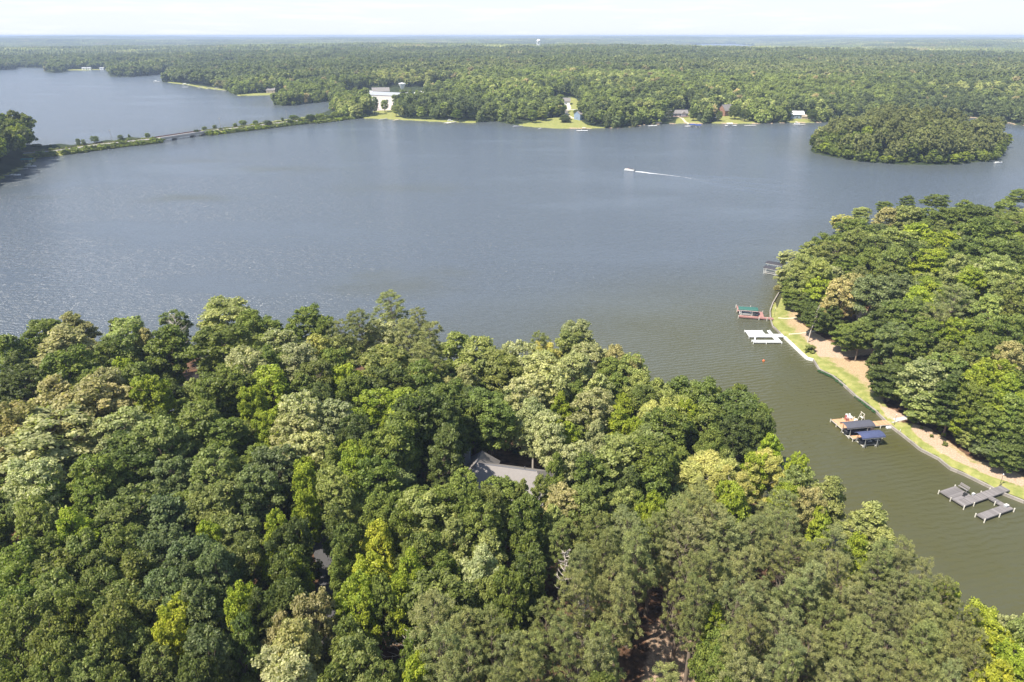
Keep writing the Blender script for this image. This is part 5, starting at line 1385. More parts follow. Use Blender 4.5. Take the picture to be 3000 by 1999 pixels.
path_strip('path', None, [(2299, 985), (2340, 978), (2372, 973), (2420, 965)], .7, 'sand_path', .07)
# garden shrubs in the bark bed
for k, (px, py, r_, tn) in enumerate(((2698, 1257, .5, 'o'), (2752, 1262, .8, 'y'), (2729, 1281, .6, 'o'), (2765, 1277, .7, 'y'), (2800, 1250, 1.2, 'y'), (2803, 1262, .9, 'g'), (2766, 1305, .8, 'o'), (2812, 1285, 1.3, 'y'), (2372, 1032, 2.0, 'w'), (2290, 845, 2.4, 'w'), (2278, 850, 1.6, 't'))):
    p = ground_at(px, py, 1.0); o = link('garden_shrub', und_shrub, None, None, (p[0], p[1], p[2] + r_ * .45)); o.scale = (r_, r_, r_ * .8)
    t_ = np.array(TINT[tn]) * 1.3; o.color = (*t_, 1); o.rotation_euler = (0, 0, k)
    tag(o, ['small olive shrub, leftmost in the bark bed behind the stone wall', 'yellow green mound shrub in the top row of the bark bed', 'dark little shrub in the middle of the bark bed', 'yellow green shrub in the middle of the bark bed',
            'broad yellow green shrub at the upper right of the bark bed', 'mid green shrub just below the broad one in the bark bed', 'low twiggy shrub nearest the lawn in the bark bed', 'large bright shrub beside the small tree in the bark bed',
            'silvery grassy shrub at the end of the white sea wall', 'big pale bush at the tip of the right lawn', 'buff tufted bush overhanging the water at the lawn tip'][k], 'shrub', 'shrubs on the right point')
def lamp_post(px, py, label, h=2.6, g='posts on the right shore'):
    p = ground_at(px, py, .8); r_ = empty('lamp_post', p); tag(r_, label, 'lamp post', g)
    MB().tube((0, 0, -.1), (0, 0, h), .05, .035, 8).build('pole', M['dark_hull'], r_); MB().lathe([(.05, h), (.14, h + .05), (.12, h + .25), (.03, h + .34)], 10).build('lantern', M['offwhite'], r_)
lamp_post(2620, 1243, 'thin lamp post where the pale path meets the orange dock'); lamp_post(2929, 1421, 'thin lamp post at the shore end of the grey dock'); lamp_post(2268, 929, 'thin dark post on the lawn beside the red brown dock', 3.2)
k_ = empty('drift_branch', ground_at(2938, 1421, .8), R(20)); tag(k_, 'bent dark hose lying on the lawn near the grey dock', 'hose')
MB().tube((-1.3, 0, .05), (-.2, .1, .05), .05, .05, 6).tube((-.2, .1, .05), (.3, .5, .06), .05, .05, 6).tube((.3, .5, .06), (1.2, .3, .05), .05, .05, 6).build('hose_coil', M['dark_hull'], k_)
k_ = empty('wall_outlet_pipe', ground_at(2637, 1263, .6), R(-35)); tag(k_, 'pale pipe end rising from the stone sea wall', 'pipe')
MB().tube((0, -.1, .0), (0, -.1, .55), .06, .06, 8).tube((0, -.1, .55), (0, -.7, .25), .06, .06, 8).build('pipe_bend', M['offwhite'], k_)

# ------------------------------------------------------------------ near houses
def gable_house(name, loc, rz, L, W, he, hr, roof, wall, label, hip=0.0, eave=.5, windows=(), chimney=None, cat='house', door=True, shing=True, wing=None):
    r = empty(name, loc, rz); tag(r, label, cat)
    MB().box(-L / 2, L / 2, -W / 2, W / 2, -.6, he).build('wall', M[wall], r)
    if hip < .05:
        mb = MB()
        for s_ in (-1, 1):
            x = s_ * L / 2; mb.loft([[(x - .06, -W / 2, he), (x - .06, W / 2, he), (x - .06, 0, hr - .12)], [(x + .06, -W / 2, he), (x + .06, W / 2, he), (x + .06, 0, hr - .12)]])
        mb.build('gable_wall', M[wall], r)
    th = .16; el = L / 2 + eave; ew = W / 2 + eave; zed = he - eave * (hr - he) / (W / 2); rx = L / 2 + eave - hip
    mb = MB()
    for s_ in (-1, 1):
        pts = [(-el, s_ * ew, zed), (el, s_ * ew, zed), (rx, 0, hr), (-rx, 0, hr)]
        if s_ > 0: pts = pts[::-1]
        mb.face(pts); mb.face([(p[0], p[1], p[2] - th) for p in reversed(pts)])
        mb.face([(-el, s_ * ew, zed - th), (el, s_ * ew, zed - th), (el, s_ * ew, zed), (-el, s_ * ew, zed)])
        pts = [(s_ * el, ew, zed), (s_ * el, -ew, zed), (s_ * rx, 0, hr)] if hip > .05 else None
        if pts: mb.face(pts if s_ < 0 else pts[::-1])
        for t_ in (-1, 1): mb.face([(s_ * el, t_ * ew, zed - th), (s_ * el, t_ * ew, zed), (s_ * rx, 0, hr), (s_ * rx, 0, hr - th)])
    rf = mb.build('roof', M[roof], r)
    mb = MB(); mb.loft([[(-rx + .1, -.16, hr - .03), (-rx + .1, 0, hr + .07), (-rx + .1, .16, hr - .03)], [(rx - .1, -.16, hr - .03), (rx - .1, 0, hr + .07), (rx - .1, .16, hr - .03)]]); mb.build('ridge_cap', M['shingle_dark'], rf)
    if chimney:
        cx_, cy_, ch = chimney; MB().box(cx_ - .55, cx_ + .55, cy_ - .45, cy_ + .45, he - 1, ch).build('chimney', M['offwhite'], rf); 
    for (side, u, w_, z_, h_) in windows:
        if side in 'fb': s_ = -1 if side == 'f' else 1; bx = (u - w_ / 2, u + w_ / 2, s_ * (W / 2 + .03) - .03, s_ * (W / 2 + .03) + .03); px_ = (u - w_ / 2 + .08, u + w_ / 2 - .08, s_ * (W / 2 + .062) - .01, s_ * (W / 2 + .062) + .01)
        else: s_ = -1 if side == 'l' else 1; bx = (s_ * (L / 2 + .09) - .03, s_ * (L / 2 + .09) + .03, u - w_ / 2, u + w_ / 2); px_ = (s_ * (L / 2 + .122) - .01, s_ * (L / 2 + .122) + .01, u - w_ / 2 + .08, u + w_ / 2 - .08)
        wn_ = MB().box(*bx, z_, z_ + h_).build('window' if h_ < 1.9 else 'door', M['white'], r); MB().box(*px_, z_ + .08, z_ + h_ - .08).build('pane', M['glass'], wn_)
    return r
gz1 = ground_z(HOUSE1[0], HOUSE1[1])
hs = gable_house('grey_roofed_house', (-1.0, 110.0, gz1 - .2), R(-13), 17.5, 10.5, 3.6, 6.9, 'shingle', 'tan_siding', 'house with grey shingle hip roof in a dark gap of the near wood', hip=3.6, eave=.7, chimney=None,
                 windows=(('f', -5, 1.6, 1.2, 1.3), ('f', 0, 2.2, .2, 2.1), ('f', 5, 1.6, 1.2, 1.3), ('l', 0, 1.5, 1.2, 1.3), ('r', 0, 1.5, 1.2, 1.3)))
# cross wing of the same house: roof planes as parts of the house
mb = MB(); hrw = 6.75; zed = 3.2
mb.face([(-9.4, 1.0, zed), (-3.0, 1.0, zed), (-3.0, 6.8, zed), (-9.4, 6.8, zed)][::-1])
mb.face([(-9.4, -3, zed), (-6.2, -.8, hrw), (-6.2, 4.6, hrw), (-9.4, 7.0, zed)][::-1]); mb.face([(-3.0, -3, zed), (-3.0, 7.0, zed), (-6.2, 4.6, hrw), (-6.2, -.8, hrw)][::-1]); mb.face([(-9.4, 7.0, zed), (-6.2, 4.6, hrw), (-3.0, 7.0, zed)][::-1])
rw = mb.build('wing_roof', M['shingle'], hs); MB().box(-8.9, -3.5, 5.26, 6.4, -.5, 3.19).build('wing_wall', M['tan_siding'], hs)
MB().tube((-6.2, -.5, hrw + .02), (-6.2, 4.5, hrw + .02), .11, .11, 6).build('ridge_cap', M['shingle_dark'], rw)
MB().box(-9.9, -8.7, 3.9, 4.9, -.3, 6.6).build('chimney', M['siding'], hs); MB().tube((3.2, 1.6, 5.6), (3.2, 1.6, 6.4), .09, .09, 8).build('vent_pipe', M['shingle_dark'], hs)
gz2 = ground_z(HOUSE2[0], HOUSE2[1])
gable_house('dark_roofed_house', (HOUSE2[0], HOUSE2[1], gz2), R(24), 12, 7.5, 3.0, 5.4, 'shingle_shaded', 'siding', 'dark roofed house half hidden in the left of the near wood', eave=.5, chimney=(2.5, .8, 6.2),
            windows=(('f', -3, 1.3, 1.0, 1.3), ('f', 0, 1.8, .2, 2.1), ('f', 3, 1.3, 1.0, 1.3), ('r', 0, 1.2, 1.2, 1.2)))
p = at(1068, 1102, 5.0); gable_house('lakeside_boathouse', (p[0], p[1], max(.4, ground_z(p[0], p[1]))), R(12), 6.5, 5.0, 2.6, 4.3, 'shingle_shaded', 'siding', 'small boathouse with shade toned navy roof glimpsed below the pines at the lake edge', eave=.4, windows=(('f', 0, 1.2, 1.0, 1.1),))
# shaded driveway and the car on it
path_strip('driveway', None, [(880, 1470), (915, 1530), (960, 1600), (985, 1690), (960, 1800), (930, 1900), (905, 1999), (890, 2100)], 5.2, 'asphalt', .10)
0 and path_strip('dirt_road', None, [(1965, 1640), (1950, 1750), (1905, 1880), (1870, 1999), (1850, 2150)], 3.4, 'asphalt', .07)
def car(loc, rz, body, label, group=None, L=4.9, W=1.9, suv=True, name='parked_car'):
    r = empty(name, loc, rz); tag(r, label, 'car', group)
    hr = 1.75 if suv else 1.42
    def ring(x, w, pts): return [(x, y * w, z_) for (y, z_) in pts]
    prof = [(-L / 2, .50, .86), (-L / 2 + .12, .34, 1.02), (-L * .22, .30, 1.05), (L * .18, .30, 1.03), (L * .40, .32, .92), (L / 2 - .1, .36, .84), (L / 2, .48, .70)]
    rings = [[(x, -W / 2 * (.90 if i in (0, 6) else 1), zb), (x, -W / 2 * (.90 if i in (0, 6) else 1), zt - .1), (x, -W / 2 * .92, zt), (x, W / 2 * .92, zt), (x, W / 2 * (.90 if i in (0, 6) else 1), zt - .1), (x, W / 2 * (.90 if i in (0, 6) else 1), zb)] for i, (x, zb, zt) in enumerate(prof)]
    MB().loft(rings).build('body', M[body], r)
    xa, xb = (-L * .46, L * .20) if suv else (-L * .36, L * .20)
    cb = MB(); cb.loft([[(xa, -W * .46, 1.03), (xb, -W * .46, 1.02), (xb, W * .46, 1.02), (xa, W * .46, 1.03)], [(xa + .30, -W * .39, hr - .05), (xb - .75, -W * .39, hr - .05), (xb - .75, W * .39, hr - .05), (xa + .30, W * .39, hr - .05)]]); cb.build('cabin_glass', M['glass'], r)
    MB().loft([[(xa + .27, -W * .40, hr - .048), (xb - .72, -W * .40, hr - .048), (xb - .72, W * .40, hr - .048), (xa + .27, W * .40, hr - .048)], [(xa + .36, -W * .36, hr + .03), (xb - .85, -W * .36, hr + .03), (xb - .85, W * .36, hr + .03), (xa + .36, W * .36, hr + .03)]]).build('roof', M[body], r)
    for xx in (-L * .31, L * .31):
        for s_ in (-1, 1):
            w_ = MB().tube((xx, s_ * (W / 2 - .20), .34), (xx, s_ * (W / 2 + .02), .34), .34, .34, 16).build('wheel', M['black'], r)
            MB().tube((xx, s_ * (W / 2 + .021), .34), (xx, s_ * (W / 2 + .035), .34), .19, .19, 10).build('rim', M['galv'], w_)
    for s_ in (-1, 1): MB().box(L / 2 - .06, L / 2 + .012, s_ * .62 - .16, s_ * .62 + .16, .62, .74).build('headlight', M['white'], r); MB().box(-L / 2 - .012, -L / 2 + .05, s_ * .68 - .12, s_ * .68 + .12, .66, .84).build('tail_light', M['red_plastic'], r)
    return r
p = ground_at(917, 1523, 6.0); car((p[0], p[1], p[2] + .12), R(-62), 'dark_hull', 'dark car parked in the shade at the far end of the driveway')

# ------------------------------------------------------------------ causeway
cl = ROAD_L
cr = [(597, 385), (700, 374), (799, 362), (900, 351), (985, 341), (1050, 333), (1085, 322), (1098, 300)]
def road_poly(pts, z): return [Vector(at(p[0], p[1], z)) for p in pts]
ZR = 3.2
def embank(name, pts, wtop, wbot, mat, z1, z0=-1.5):
    W = road_poly(pts, z1); rings = []
    for k, p in enumerate(W):
        q = (W[min(k + 1, len(W) - 1)] - W[max(k - 1, 0)]); n_ = Vector((-q.y, q.x, 0)).normalized()
        rings.append([tuple(p + n_ * -wbot / 2 + Vector((0, 0, z0 - z1))), tuple(p + n_ * -wtop / 2), tuple(p + n_ * wtop / 2), tuple(p + n_ * wbot / 2 + Vector((0, 0, z0 - z1)))])
    o = MB().loft(rings).build(name, M[mat]); return tag(o, kind='structure')
def set_ground_attrs(me, **kw):
    for nm in ('lawn', 'dry', 'dirt', 'far'): set_attr(me, nm, np.full(len(me.vertices), kw.get(nm, 0.0)))
for pts in (cl, cr[:6]):
    o = embank('causeway_bank', pts, 11.0, 24.0, 'ground', ZR - .12); set_ground_attrs(o.data, lawn=.62, dry=.30, far=.5)
    o = embank('road', pts, 7.0, 7.2, 'road_old', ZR, ZR - .11)
A = Vector(at(461, 405.5, ZR)); B = Vector(at(597, 385, ZR)); BL = (B - A).length; an = math.atan2(B.y - A.y, B.x - A.x)
br = empty('road_bridge', A, an); tag(br, 'low flat concrete road bridge linking the two halves of the causeway', 'bridge')
MB().box(-1.0, BL + 1.0, -4.9, 4.9, -.35, .02).build('deck', M['concrete'], br); MB().box(-.9, BL + .9, -4.1, 4.1, .024, .05).build('roadway', M['road_old'], br)
for s_ in (-1, 1):
    MB().box(-1.0, BL + 1.0, s_ * 4.75 - .15, s_ * 4.75 + .15, .022, .95).build('parapet', M['concrete'] if s_ < 0 else M['brown_trim'], br)
    MB().box(-1.0, BL + 1.0, s_ * 3.6 - .35, s_ * 3.6 + .35, -1.5, -.352).build('girder', M['concrete'], br)
for f in (.34, .73):
    pr = MB().box(BL * f - .9, BL * f + .9, -4.7, 4.7, -2.1, -1.502).build('pier', M['concrete'], br); MB().box(BL * f - .6, BL * f + .6, -2.6, 2.6, -5.6, -2.102).build('pier_wall', M['concrete'], pr)
for f in (0, 1): MB().box(BL * f - .5, BL * f + .5, -4.8, 4.8, -4.5, -1.5).build('abutment', M['concrete'], br)
# guard rails
for lab, pts, s_ in (('galvanised guard rail along the lake side of the causeway, left of the bridge', cl, 1), ('galvanised guard rail along the far side of the causeway, right of the bridge', cr[:5], 1)):
    W = road_poly(pts, ZR); g_ = empty('guard_rail', W[0]); tag(g_, lab, 'guard rail', 'guard rails of the causeway')
    mb = MB(); pb = MB()
    for P0, P1 in zip(W[:-1], W[1:]):
        q = (P1 - P0); n_ = Vector((-q.y, q.x, 0)).normalized() * s_ * 4.7
        c0, c1_ = P0 - W[0] + n_, P1 - W[0] + n_
        mb.loft([[tuple(c + Vector((0, 0, .50))), tuple(c + Vector((0, 0, .82))), tuple(c + n_.normalized() * .08 + Vector((0, 0, .82))), tuple(c + n_.normalized() * .08 + Vector((0, 0, .5)))] for c in (c0, c1_)])
        for k in range(int(q.length / 4)): c = c0.lerp(c1_, k * 4 / q.length); pb.box(c.x - .08, c.x + .08, c.y - .08, c.y + .08, -.2, .8)
    mb.build('rail', M['brown_trim'], g_); o = pb.build('rail_posts', M['post'], g_); o['kind'] = 'stuff'
for k, (px, py, lb) in enumerate(((318, 414, 'wooden utility pole beside the causeway road, left of the bridge'), (640, 375, 'wooden utility pole just right of the bridge'), (836, 352, 'wooden utility pole near the wooded end of the causeway'))):
    p = at(px, py, ZR); r_ = empty('utility_pole', (p[0], p[1] + 6.0, 1.0)); tag(r_, lb, 'utility pole', 'utility poles along the causeway')
    MB().tube((0, 0, 0), (-.5 if k == 0 else 0, 0, 12.0), .17, .12, 8).build('pole', M['post'], r_); MB().box(-1.2, 1.0, -.08, .08, 10.9, 11.1).build('crossarm', M['post'], r_)
    for q in (-.9, .1, .8): MB().lathe([(.05, 11.1), (.07, 11.2), (.03, 11.32)], 8, (q, 0)).build('insulator', M['offwhite'], r_)

# ------------------------------------------------------------------ boat with wake
p = Vector(at(1844, 500, 0)); head = math.atan2(-at(1990, 514, 0)[1] + p.y, -at(1990, 514, 0)[0] + p.x)
bt = pontoon((p.x, p.y, -.05), head, 'white pontoon boat speeding left across the open lake with a white wake', 'canopy_blue', 8.2, 2.5, bimini=False, fence='offwhite', people=3)
MB().box(-3.6, 3.4, -1.28, 1.28, .30, .56).build('white_rail', M['white'], bt)
MB().box(-2.4, .3, -1.1, 1.1, 1.9, 1.96).build('shade_top', M['canopy_grey'], bt)
mb = MB()
for s_ in (-1, 1):
    for xx in (-2.2, .1): mb.tube((xx, s_ * 1.05, .9), (xx, s_ * 1.05, 1.9), .03, .03, 5)
mb.build('shade_frame', M['galv'], bt)
def person_seated(loc, rz, shirt, label, seat_h=.45, zs=1.0):
    r_ = empty('person', loc, rz); tag(r_, label, 'person', 'people riding in the pontoon boat')
    vs_ = [(0, 0, .05), (0, 0, .30), (0, 0, .50), (0, 0, .60), (.02, 0, .70), (.02, 0, .80),
           (0, .17, .48), (.10, .24, .28), (.30, .18, .22), (0, -.17, .48), (.10, -.24, .28), (.30, -.18, .22),
           (.08, .10, .05), (.45, .12, .06), (.48, .12, -.36), (.60, .12, -.38), (.08, -.10, .05), (.45, -.12, .06), (.48, -.12, -.36), (.60, -.12, -.38)]
    es = [(0, 1), (1, 2), (2, 3), (3, 4), (4, 5), (2, 6), (6, 7), (7, 8), (2, 9), (9, 10), (10, 11), (0, 12), (12, 13), (13, 14), (14, 15), (0, 16), (16, 17), (17, 18), (18, 19)]
    rd = [.15, .15, .14, .055, .095, .09, .07, .045, .035, .07, .045, .035, .085, .065, .045, .04, .085, .065, .045, .04]
    me = bpy.data.meshes.new('body'); me.from_pydata(vs_, es, []); o = link('body', me, M[shirt], r_)
    sk = o.modifiers.new('skin', 'SKIN')
    for k, v in enumerate(me.skin_vertices[0].data): v.radius = (rd[k], rd[k]); v.use_root = (k == 0)
    su = o.modifiers.new('sub', 'SUBSURF'); su.levels = 1; su.render_levels = 1
    me.polygons.foreach_set('use_smooth', []) if False else None
    MB().lathe([(.02, .66), (.08, .70), (.095, .78), (.08, .86), (.02, .90)], 10, (.02, 0)).build('head', M['skin'], r_, smooth=True)
    MB().lathe([(.10, .79), (.105, .83), (.07, .90), (.01, .92)], 10, (-.005, 0)).build('hair', M['brown_trim'], r_, smooth=True)
for (x, y, sh, lb) in ((1.8, .85, 'shirt', 'person in dark shirt seated at the bow of the moving pontoon boat'), (.9, -.85, 'red_plastic', 'person in red seated amidships on the moving pontoon boat'), (-2.45, 0.3, 'shirt', 'person in dark shirt seated at the stern of the moving pontoon boat')):
    w_ = toworld((p.x, p.y), head, x, y, .88); person_seated(w_, head + (0 if x < 0 else (-1.5 if y > 0 else 1.5)), sh, lb)
def wake_mat():
    m, nt, bs, out = new_mat('wake_foam'); N = nt.nodes; L = nt.links
    geo = N.new('ShaderNodeNewGeometry'); n = N.new('ShaderNodeTexNoise'); n.inputs['Scale'].default_value = .9; n.inputs['Detail'].default_value = 6; n.inputs['Roughness'].default_value = .7
    L.new(geo.outputs['Position'], n.inputs['Vector']); at_ = N.new('ShaderNodeAttribute'); at_.attribute_name = 'foam'
    s_ = N.new('ShaderNodeMath'); s_.operation = 'MULTIPLY_ADD'; L.new(n.outputs['Fac'], s_.inputs[0]); s_.inputs[1].default_value = .9; s_.inputs[2].default_value = -.45
    ad = N.new('ShaderNodeMath'); ad.operation = 'ADD'; L.new(at_.outputs['Fac'], ad.inputs[0]); L.new(s_.outputs[0], ad.inputs[1])
    mr = N.new('ShaderNodeMapRange'); mr.inputs['From Min'].default_value = .25; mr.inputs['From Max'].default_value = .75; L.new(ad.outputs[0], mr.inputs['Value'])
    tr = N.new('ShaderNodeBsdfTransparent'); mx = N.new('ShaderNodeMixShader'); L.new(mr.outputs[0], mx.inputs['Fac']); L.new(tr.outputs[0], mx.inputs[1]); L.new(bs.outputs[0], mx.inputs[2])
    bs.inputs['Base Color'].default_value = (.80, .80, .80, 1); bs.inputs['Roughness'].default_value = .8; L.new(mx.outputs[0], out.inputs['Surface']); return m
WK = [(1862, 503, 1.5, 1.3), (1880, 504.5, 2.2, 1.2), (1905, 508, 1.7, 1.0), (1925, 510, 1.3, .74), (1960, 514, 1.0, .60), (2000, 519, .9, .50), (2040, 526, 1.0, .36), (2090, 535, 1.1, .24)]
V = []; F_ = []; fo = []
P_ = [Vector(at(q[0], q[1], .012)) for q in WK]
for k, (q, w) in enumerate(zip(WK, P_)):
    dv = P_[min(k + 1, len(P_) - 1)] - P_[max(k - 1, 0)]; n_ = Vector((-dv.y, dv.x, 0)).normalized() * q[2] / 2
    for s_, f_ in ((-1.4, 0), (-.6, .9), (0, 1), (.6, .9), (1.4, 0)): V.append(tuple(w + n_ * s_ + Vector((0, 0, .10 * f_ * q[3])))); fo.append(q[3] * f_)
for k in range(len(WK) - 1):
    for j in range(4): F_.append((k * 5 + j, k * 5 + j + 1, k * 5 + 6 + j, k * 5 + 5 + j))
me = bpy.data.meshes.new('wake'); me.from_pydata(V, [], F_); me.update(); me.flip_normals() if me.polygons[0].normal.z < 0 else None
set_attr(me, 'foam', np.array(fo)); M['wake'] = wake_mat(); tag(link('wake', me, M['wake']), kind='stuff')
# raised swell lines of the wake
def swell(pts, h, w):
    P__ = [Vector(at(q[0], q[1], 0)) for q in pts]; V = []; F_ = []
    D = []
    for A_, B_ in zip(P__[:-1], P__[1:]):
        for k in range(12): D.append(A_.lerp(B_, k / 12))
    for k, c in enumerate(D):
        dv = D[min(k + 1, len(D) - 1)] - D[max(k - 1, 0)]; n_ = Vector((-dv.y, dv.x, 0)).normalized()
        f = math.sin(math.pi * (k + .5) / len(D)) ** .5
        for s_ in range(-4, 5): V.append(tuple(c + n_ * s_ * w / 4 + Vector((0, 0, -.03 + h * f * math.exp(-(s_ / 1.9) ** 2)))))
    for k in range(len(D) - 1):
        for j in range(8): F_.append((k * 9 + j, k * 9 + j + 1, k * 9 + 10 + j, k * 9 + 9 + j))
    me = bpy.data.meshes.new('wake_swell'); me.from_pydata(V, [], F_); me.update(); me.flip_normals() if me.polygons[0].normal.z < 0 else None
    me.shade_smooth(); set_attr(me, 'silt_or_view_tint', np.zeros(len(V))); set_attr(me, 'shelter', np.ones(len(V)) * .6); return me
for pts in (((1935, 511), (2020, 513), (2110, 518), (2200, 523), (2290, 526)), ((1950, 514), (2050, 524), (2150, 533), (2260, 541), (2350, 546)), ((1960, 516), (2060, 533), (2150, 545), (2240, 556), (2320, 566)), ((2020, 526), (2120, 547), (2200, 560), (2260, 568))):
    tag(link('wake_swell', swell(pts, .16, 1.5), M['water']), kind='structure')
p = at(2925, 478, 0); runabout((p[0], p[1], 0), R(8), 'small white boat on the water just right of the wooded island', 'white', 6.5, 2.2)

# ------------------------------------------------------------------ left headland shore
p = at(78, 466, 3); lift((p[0], p[1]), R(8), 8.0, 3.6, 2.8, 'canopy_teal', 'boat lift with teal canopy at the left headland')
p = at(90, 489, 0); runabout((p[0], p[1], 0), R(4), 'cream and white motor boat moored at the left headland', 'white', 8.2, 2.6, bimini='white')
def small_dock(A_, B_, w, label, mat='offwhite', z=.6, grp='docks along the far shore', boat=None, cover=None, roof=None, head=None):
    a0 = Vector(at(*A_, z)); b0 = Vector(at(*B_, z)); L = (b0 - a0).length; an = math.atan2(b0.y - a0.y, b0.x - a0.x)
    r_ = empty('lake_dock', (a0.x, a0.y, 0), an); tag(r_, label, 'dock', grp)
    MB().box(0, L, -w / 2, w / 2, z - .15, z).build('deck', M[mat], r_)
    if head: MB().box(0, head[0], -head[1] / 2, head[1] / 2, z - .146, z + .004).build('head_deck', M[mat], r_)
    for f in (0.02, .5, .97):
        for s_ in (-1, 1): MB().tube((L * f, s_ * (w / 2 + .1), -1.5), (L * f, s_ * (w / 2 + .1), z + .5), .12, .11, 7).build('post', M['post'], r_)
    if roof: 
        mb = MB(); mb.loft([[(x, -2.2, 2.7), (x, 0, 3.3), (x, 2.2, 2.7), (x, 2.2, 2.6), (x, 0, 3.2), (x, -2.2, 2.6)] for x in (roof[1], roof[1] + 6.5)]); mb.build('roof', M[roof[0]], r_)
        for xx in (roof[1] + .3, roof[1] + 6.2):
            for s_ in (-2.0, 2.0): MB().tube((xx, s_, -1), (xx, s_, 2.6), .09, .09, 6).build('roof_post', M['offwhite'], r_)
    return r_
small_dock((40, 513), (-10, 515), 1.6, 'grey plank dock low on the water below the left headland', 'siding', grp=None); p = at(46, 514, 0); runabout((p[0], p[1], 0), R(6), 'low white boat at the end of the left headland dock', 'white', 7, 2)
small_dock((80, 494), (20, 497), 1.5, 'pale dock behind the moored cream boat at left headland', 'offwhite', grp=None)
# ------------------------------------------------------------------ far shore docks, boats
small_dock((1110, 351), (1134, 347.5), 2.0, 'grey angled dock left of two on the small far lawn', 'siding'); small_dock((1152, 353), (1168, 350), 2.0, 'short pale dock right of two on the small far lawn', 'sand_path')
small_dock((1305, 361), (1335, 357), 2.6, 'pale far shore dock under the dark trees with parked boats', 'offwhite', head=(7, 6)); p = at(1318, 356.5, 0); pontoon((p[0], p[1], 0), R(12), 'white pontoon boat at the far dock under dark trees', 'white')
small_dock((1503, 371), (1530, 369), 1.8, 'thin dark dock on the far shore left of the large lawn', 'siding'); p = at(1512, 370.5, 0); runabout((p[0], p[1], 0), R(10), 'grey boat at the thin dark dock left of the large far lawn', 'siding', 6, 2)
small_dock((1578, 378), (1586, 375), 1.6, 'tiny plank jetty at the left corner of the large far lawn', 'siding')
small_dock((1690, 383), (1722, 382.5), 3.0, 'white dock in front of the large far lawn', 'white'); p = at(1712, 381, 0); pontoon((p[0], p[1], 0), R(4), 'pontoon boat with white top at the white dock before the far lawn', 'white', fence='dark_hull')
small_dock((1900, 369), (1924, 368), 3.4, 'white dock at the left of the brown roofed ranch house', 'white'); p = at(1928, 367, 0); lift((p[0], p[1]), R(3), 7, 3.4, 2.5, 'canopy_black', 'black canopied lift beside the white dock on the far shore')
small_dock((2008, 370), (2028, 369), 3.6, 'white dock below the lawn of the grey ranch house', 'white')
for k, px in enumerate((2028, 2041)):
    p = at(px, 367, 1.5); lift((p[0], p[1] - (6 if k else 0)), R(5), 6.5, 3.4, 2.3, 'canopy_royal', ('left', 'right')[k] + ' hand royal blue canopied lift below the grey ranch house')
small_dock((2125, 368), (2158, 367.5), 3.0, 'white dock with a boat below the steep roofed house', 'white', roof=('white', 1.0)); small_dock((2182, 368), (2214, 367), 3.0, 'low white dock right of the steep roofed house', 'offwhite')
p = at(2334, 364, 0); pontoon((p[0], p[1], 0), R(0), 'white pontoon boat moored below the blue white roofed house', 'white'); small_dock((2326, 366), (2358, 364.5), 2.4, 'pale dock below the blue white roofed house', 'offwhite')
small_dock((452, 240.5), (467, 239), 5.0, 'white roofed far dock at the tip of the left far point', 'white', grp='docks of the left far shore', roof=('white', .5))
for k, (x0_, y0_, x1_, y1_) in enumerate(((535, 249, 556, 247.5), (533, 255.5, 552, 255), (582, 258.5, 597, 257), (605, 261, 617, 260), (627, 262, 640, 261), (650, 267, 664, 266.5))):
    small_dock((x0_, y0_), (x1_, y1_), 5.0, ORD[k] + ' pale dock from the left along the left far shore', 'white' if k < 2 else 'offwhite', grp='docks of the left far shore', roof=None if k in (1, 5) else ('white' if k < 2 else 'shingle', 1.0))
p = at(801, 279, 0); runabout((p[0], p[1], 0), R(10), 'white boat moored behind the wooded spit left of the hall', 'white', 8, 2.6)
p = at(975, 303, 0); runabout((p[0], p[1], 0), R(0), 'white boat in the narrow cove left of the white hall', 'white', 8, 2.6)

# ------------------------------------------------------------------ far buildings
def far_loc(px, py, z=4.0):
    p = ground_at(px, py, z); return p
def house_at(px, py, name, L, W, he, hr, roof, wall, label, rz=0.0, **k):
    p = far_loc(px, py, 6.0); return gable_house(name, tuple(p), rz, L, W, he, hr, roof, wall, label, **k)
hall = house_at(1136, 298, 'white_metal_hall', 50, 30, 10.0, 13.0, 'siding', 'offwhite', 'large white metal hall behind the far shore trees', R(-26), eave=.6,
                windows=(('f', -24, 4, .1, 4.2), ('f', -8, 4, .1, 4.2), ('f', 10, 4, .1, 4.2), ('r', -6, 3, 2, 1.6), ('r', 5, 3, 2, 1.6)))
mb = MB()
for k in range(35): x_ = -24.5 + k * 1.43; mb.box(x_ - .06, x_ + .06, -15.10, -15.003, .2, 9.8)
o = mb.build('wall_ribs', M['offwhite'], hall); o['kind'] = 'stuff'
house_at(1116, 278, 'grey_roofed_house', 26, 16, 6, 11, 'shingle', 'white', 'two storey house with grey roof behind the white hall', R(14), eave=.8, windows=(('f', -8, 2, 1, 2), ('f', 0, 2, 1, 2), ('f', 8, 2, 1, 2)))
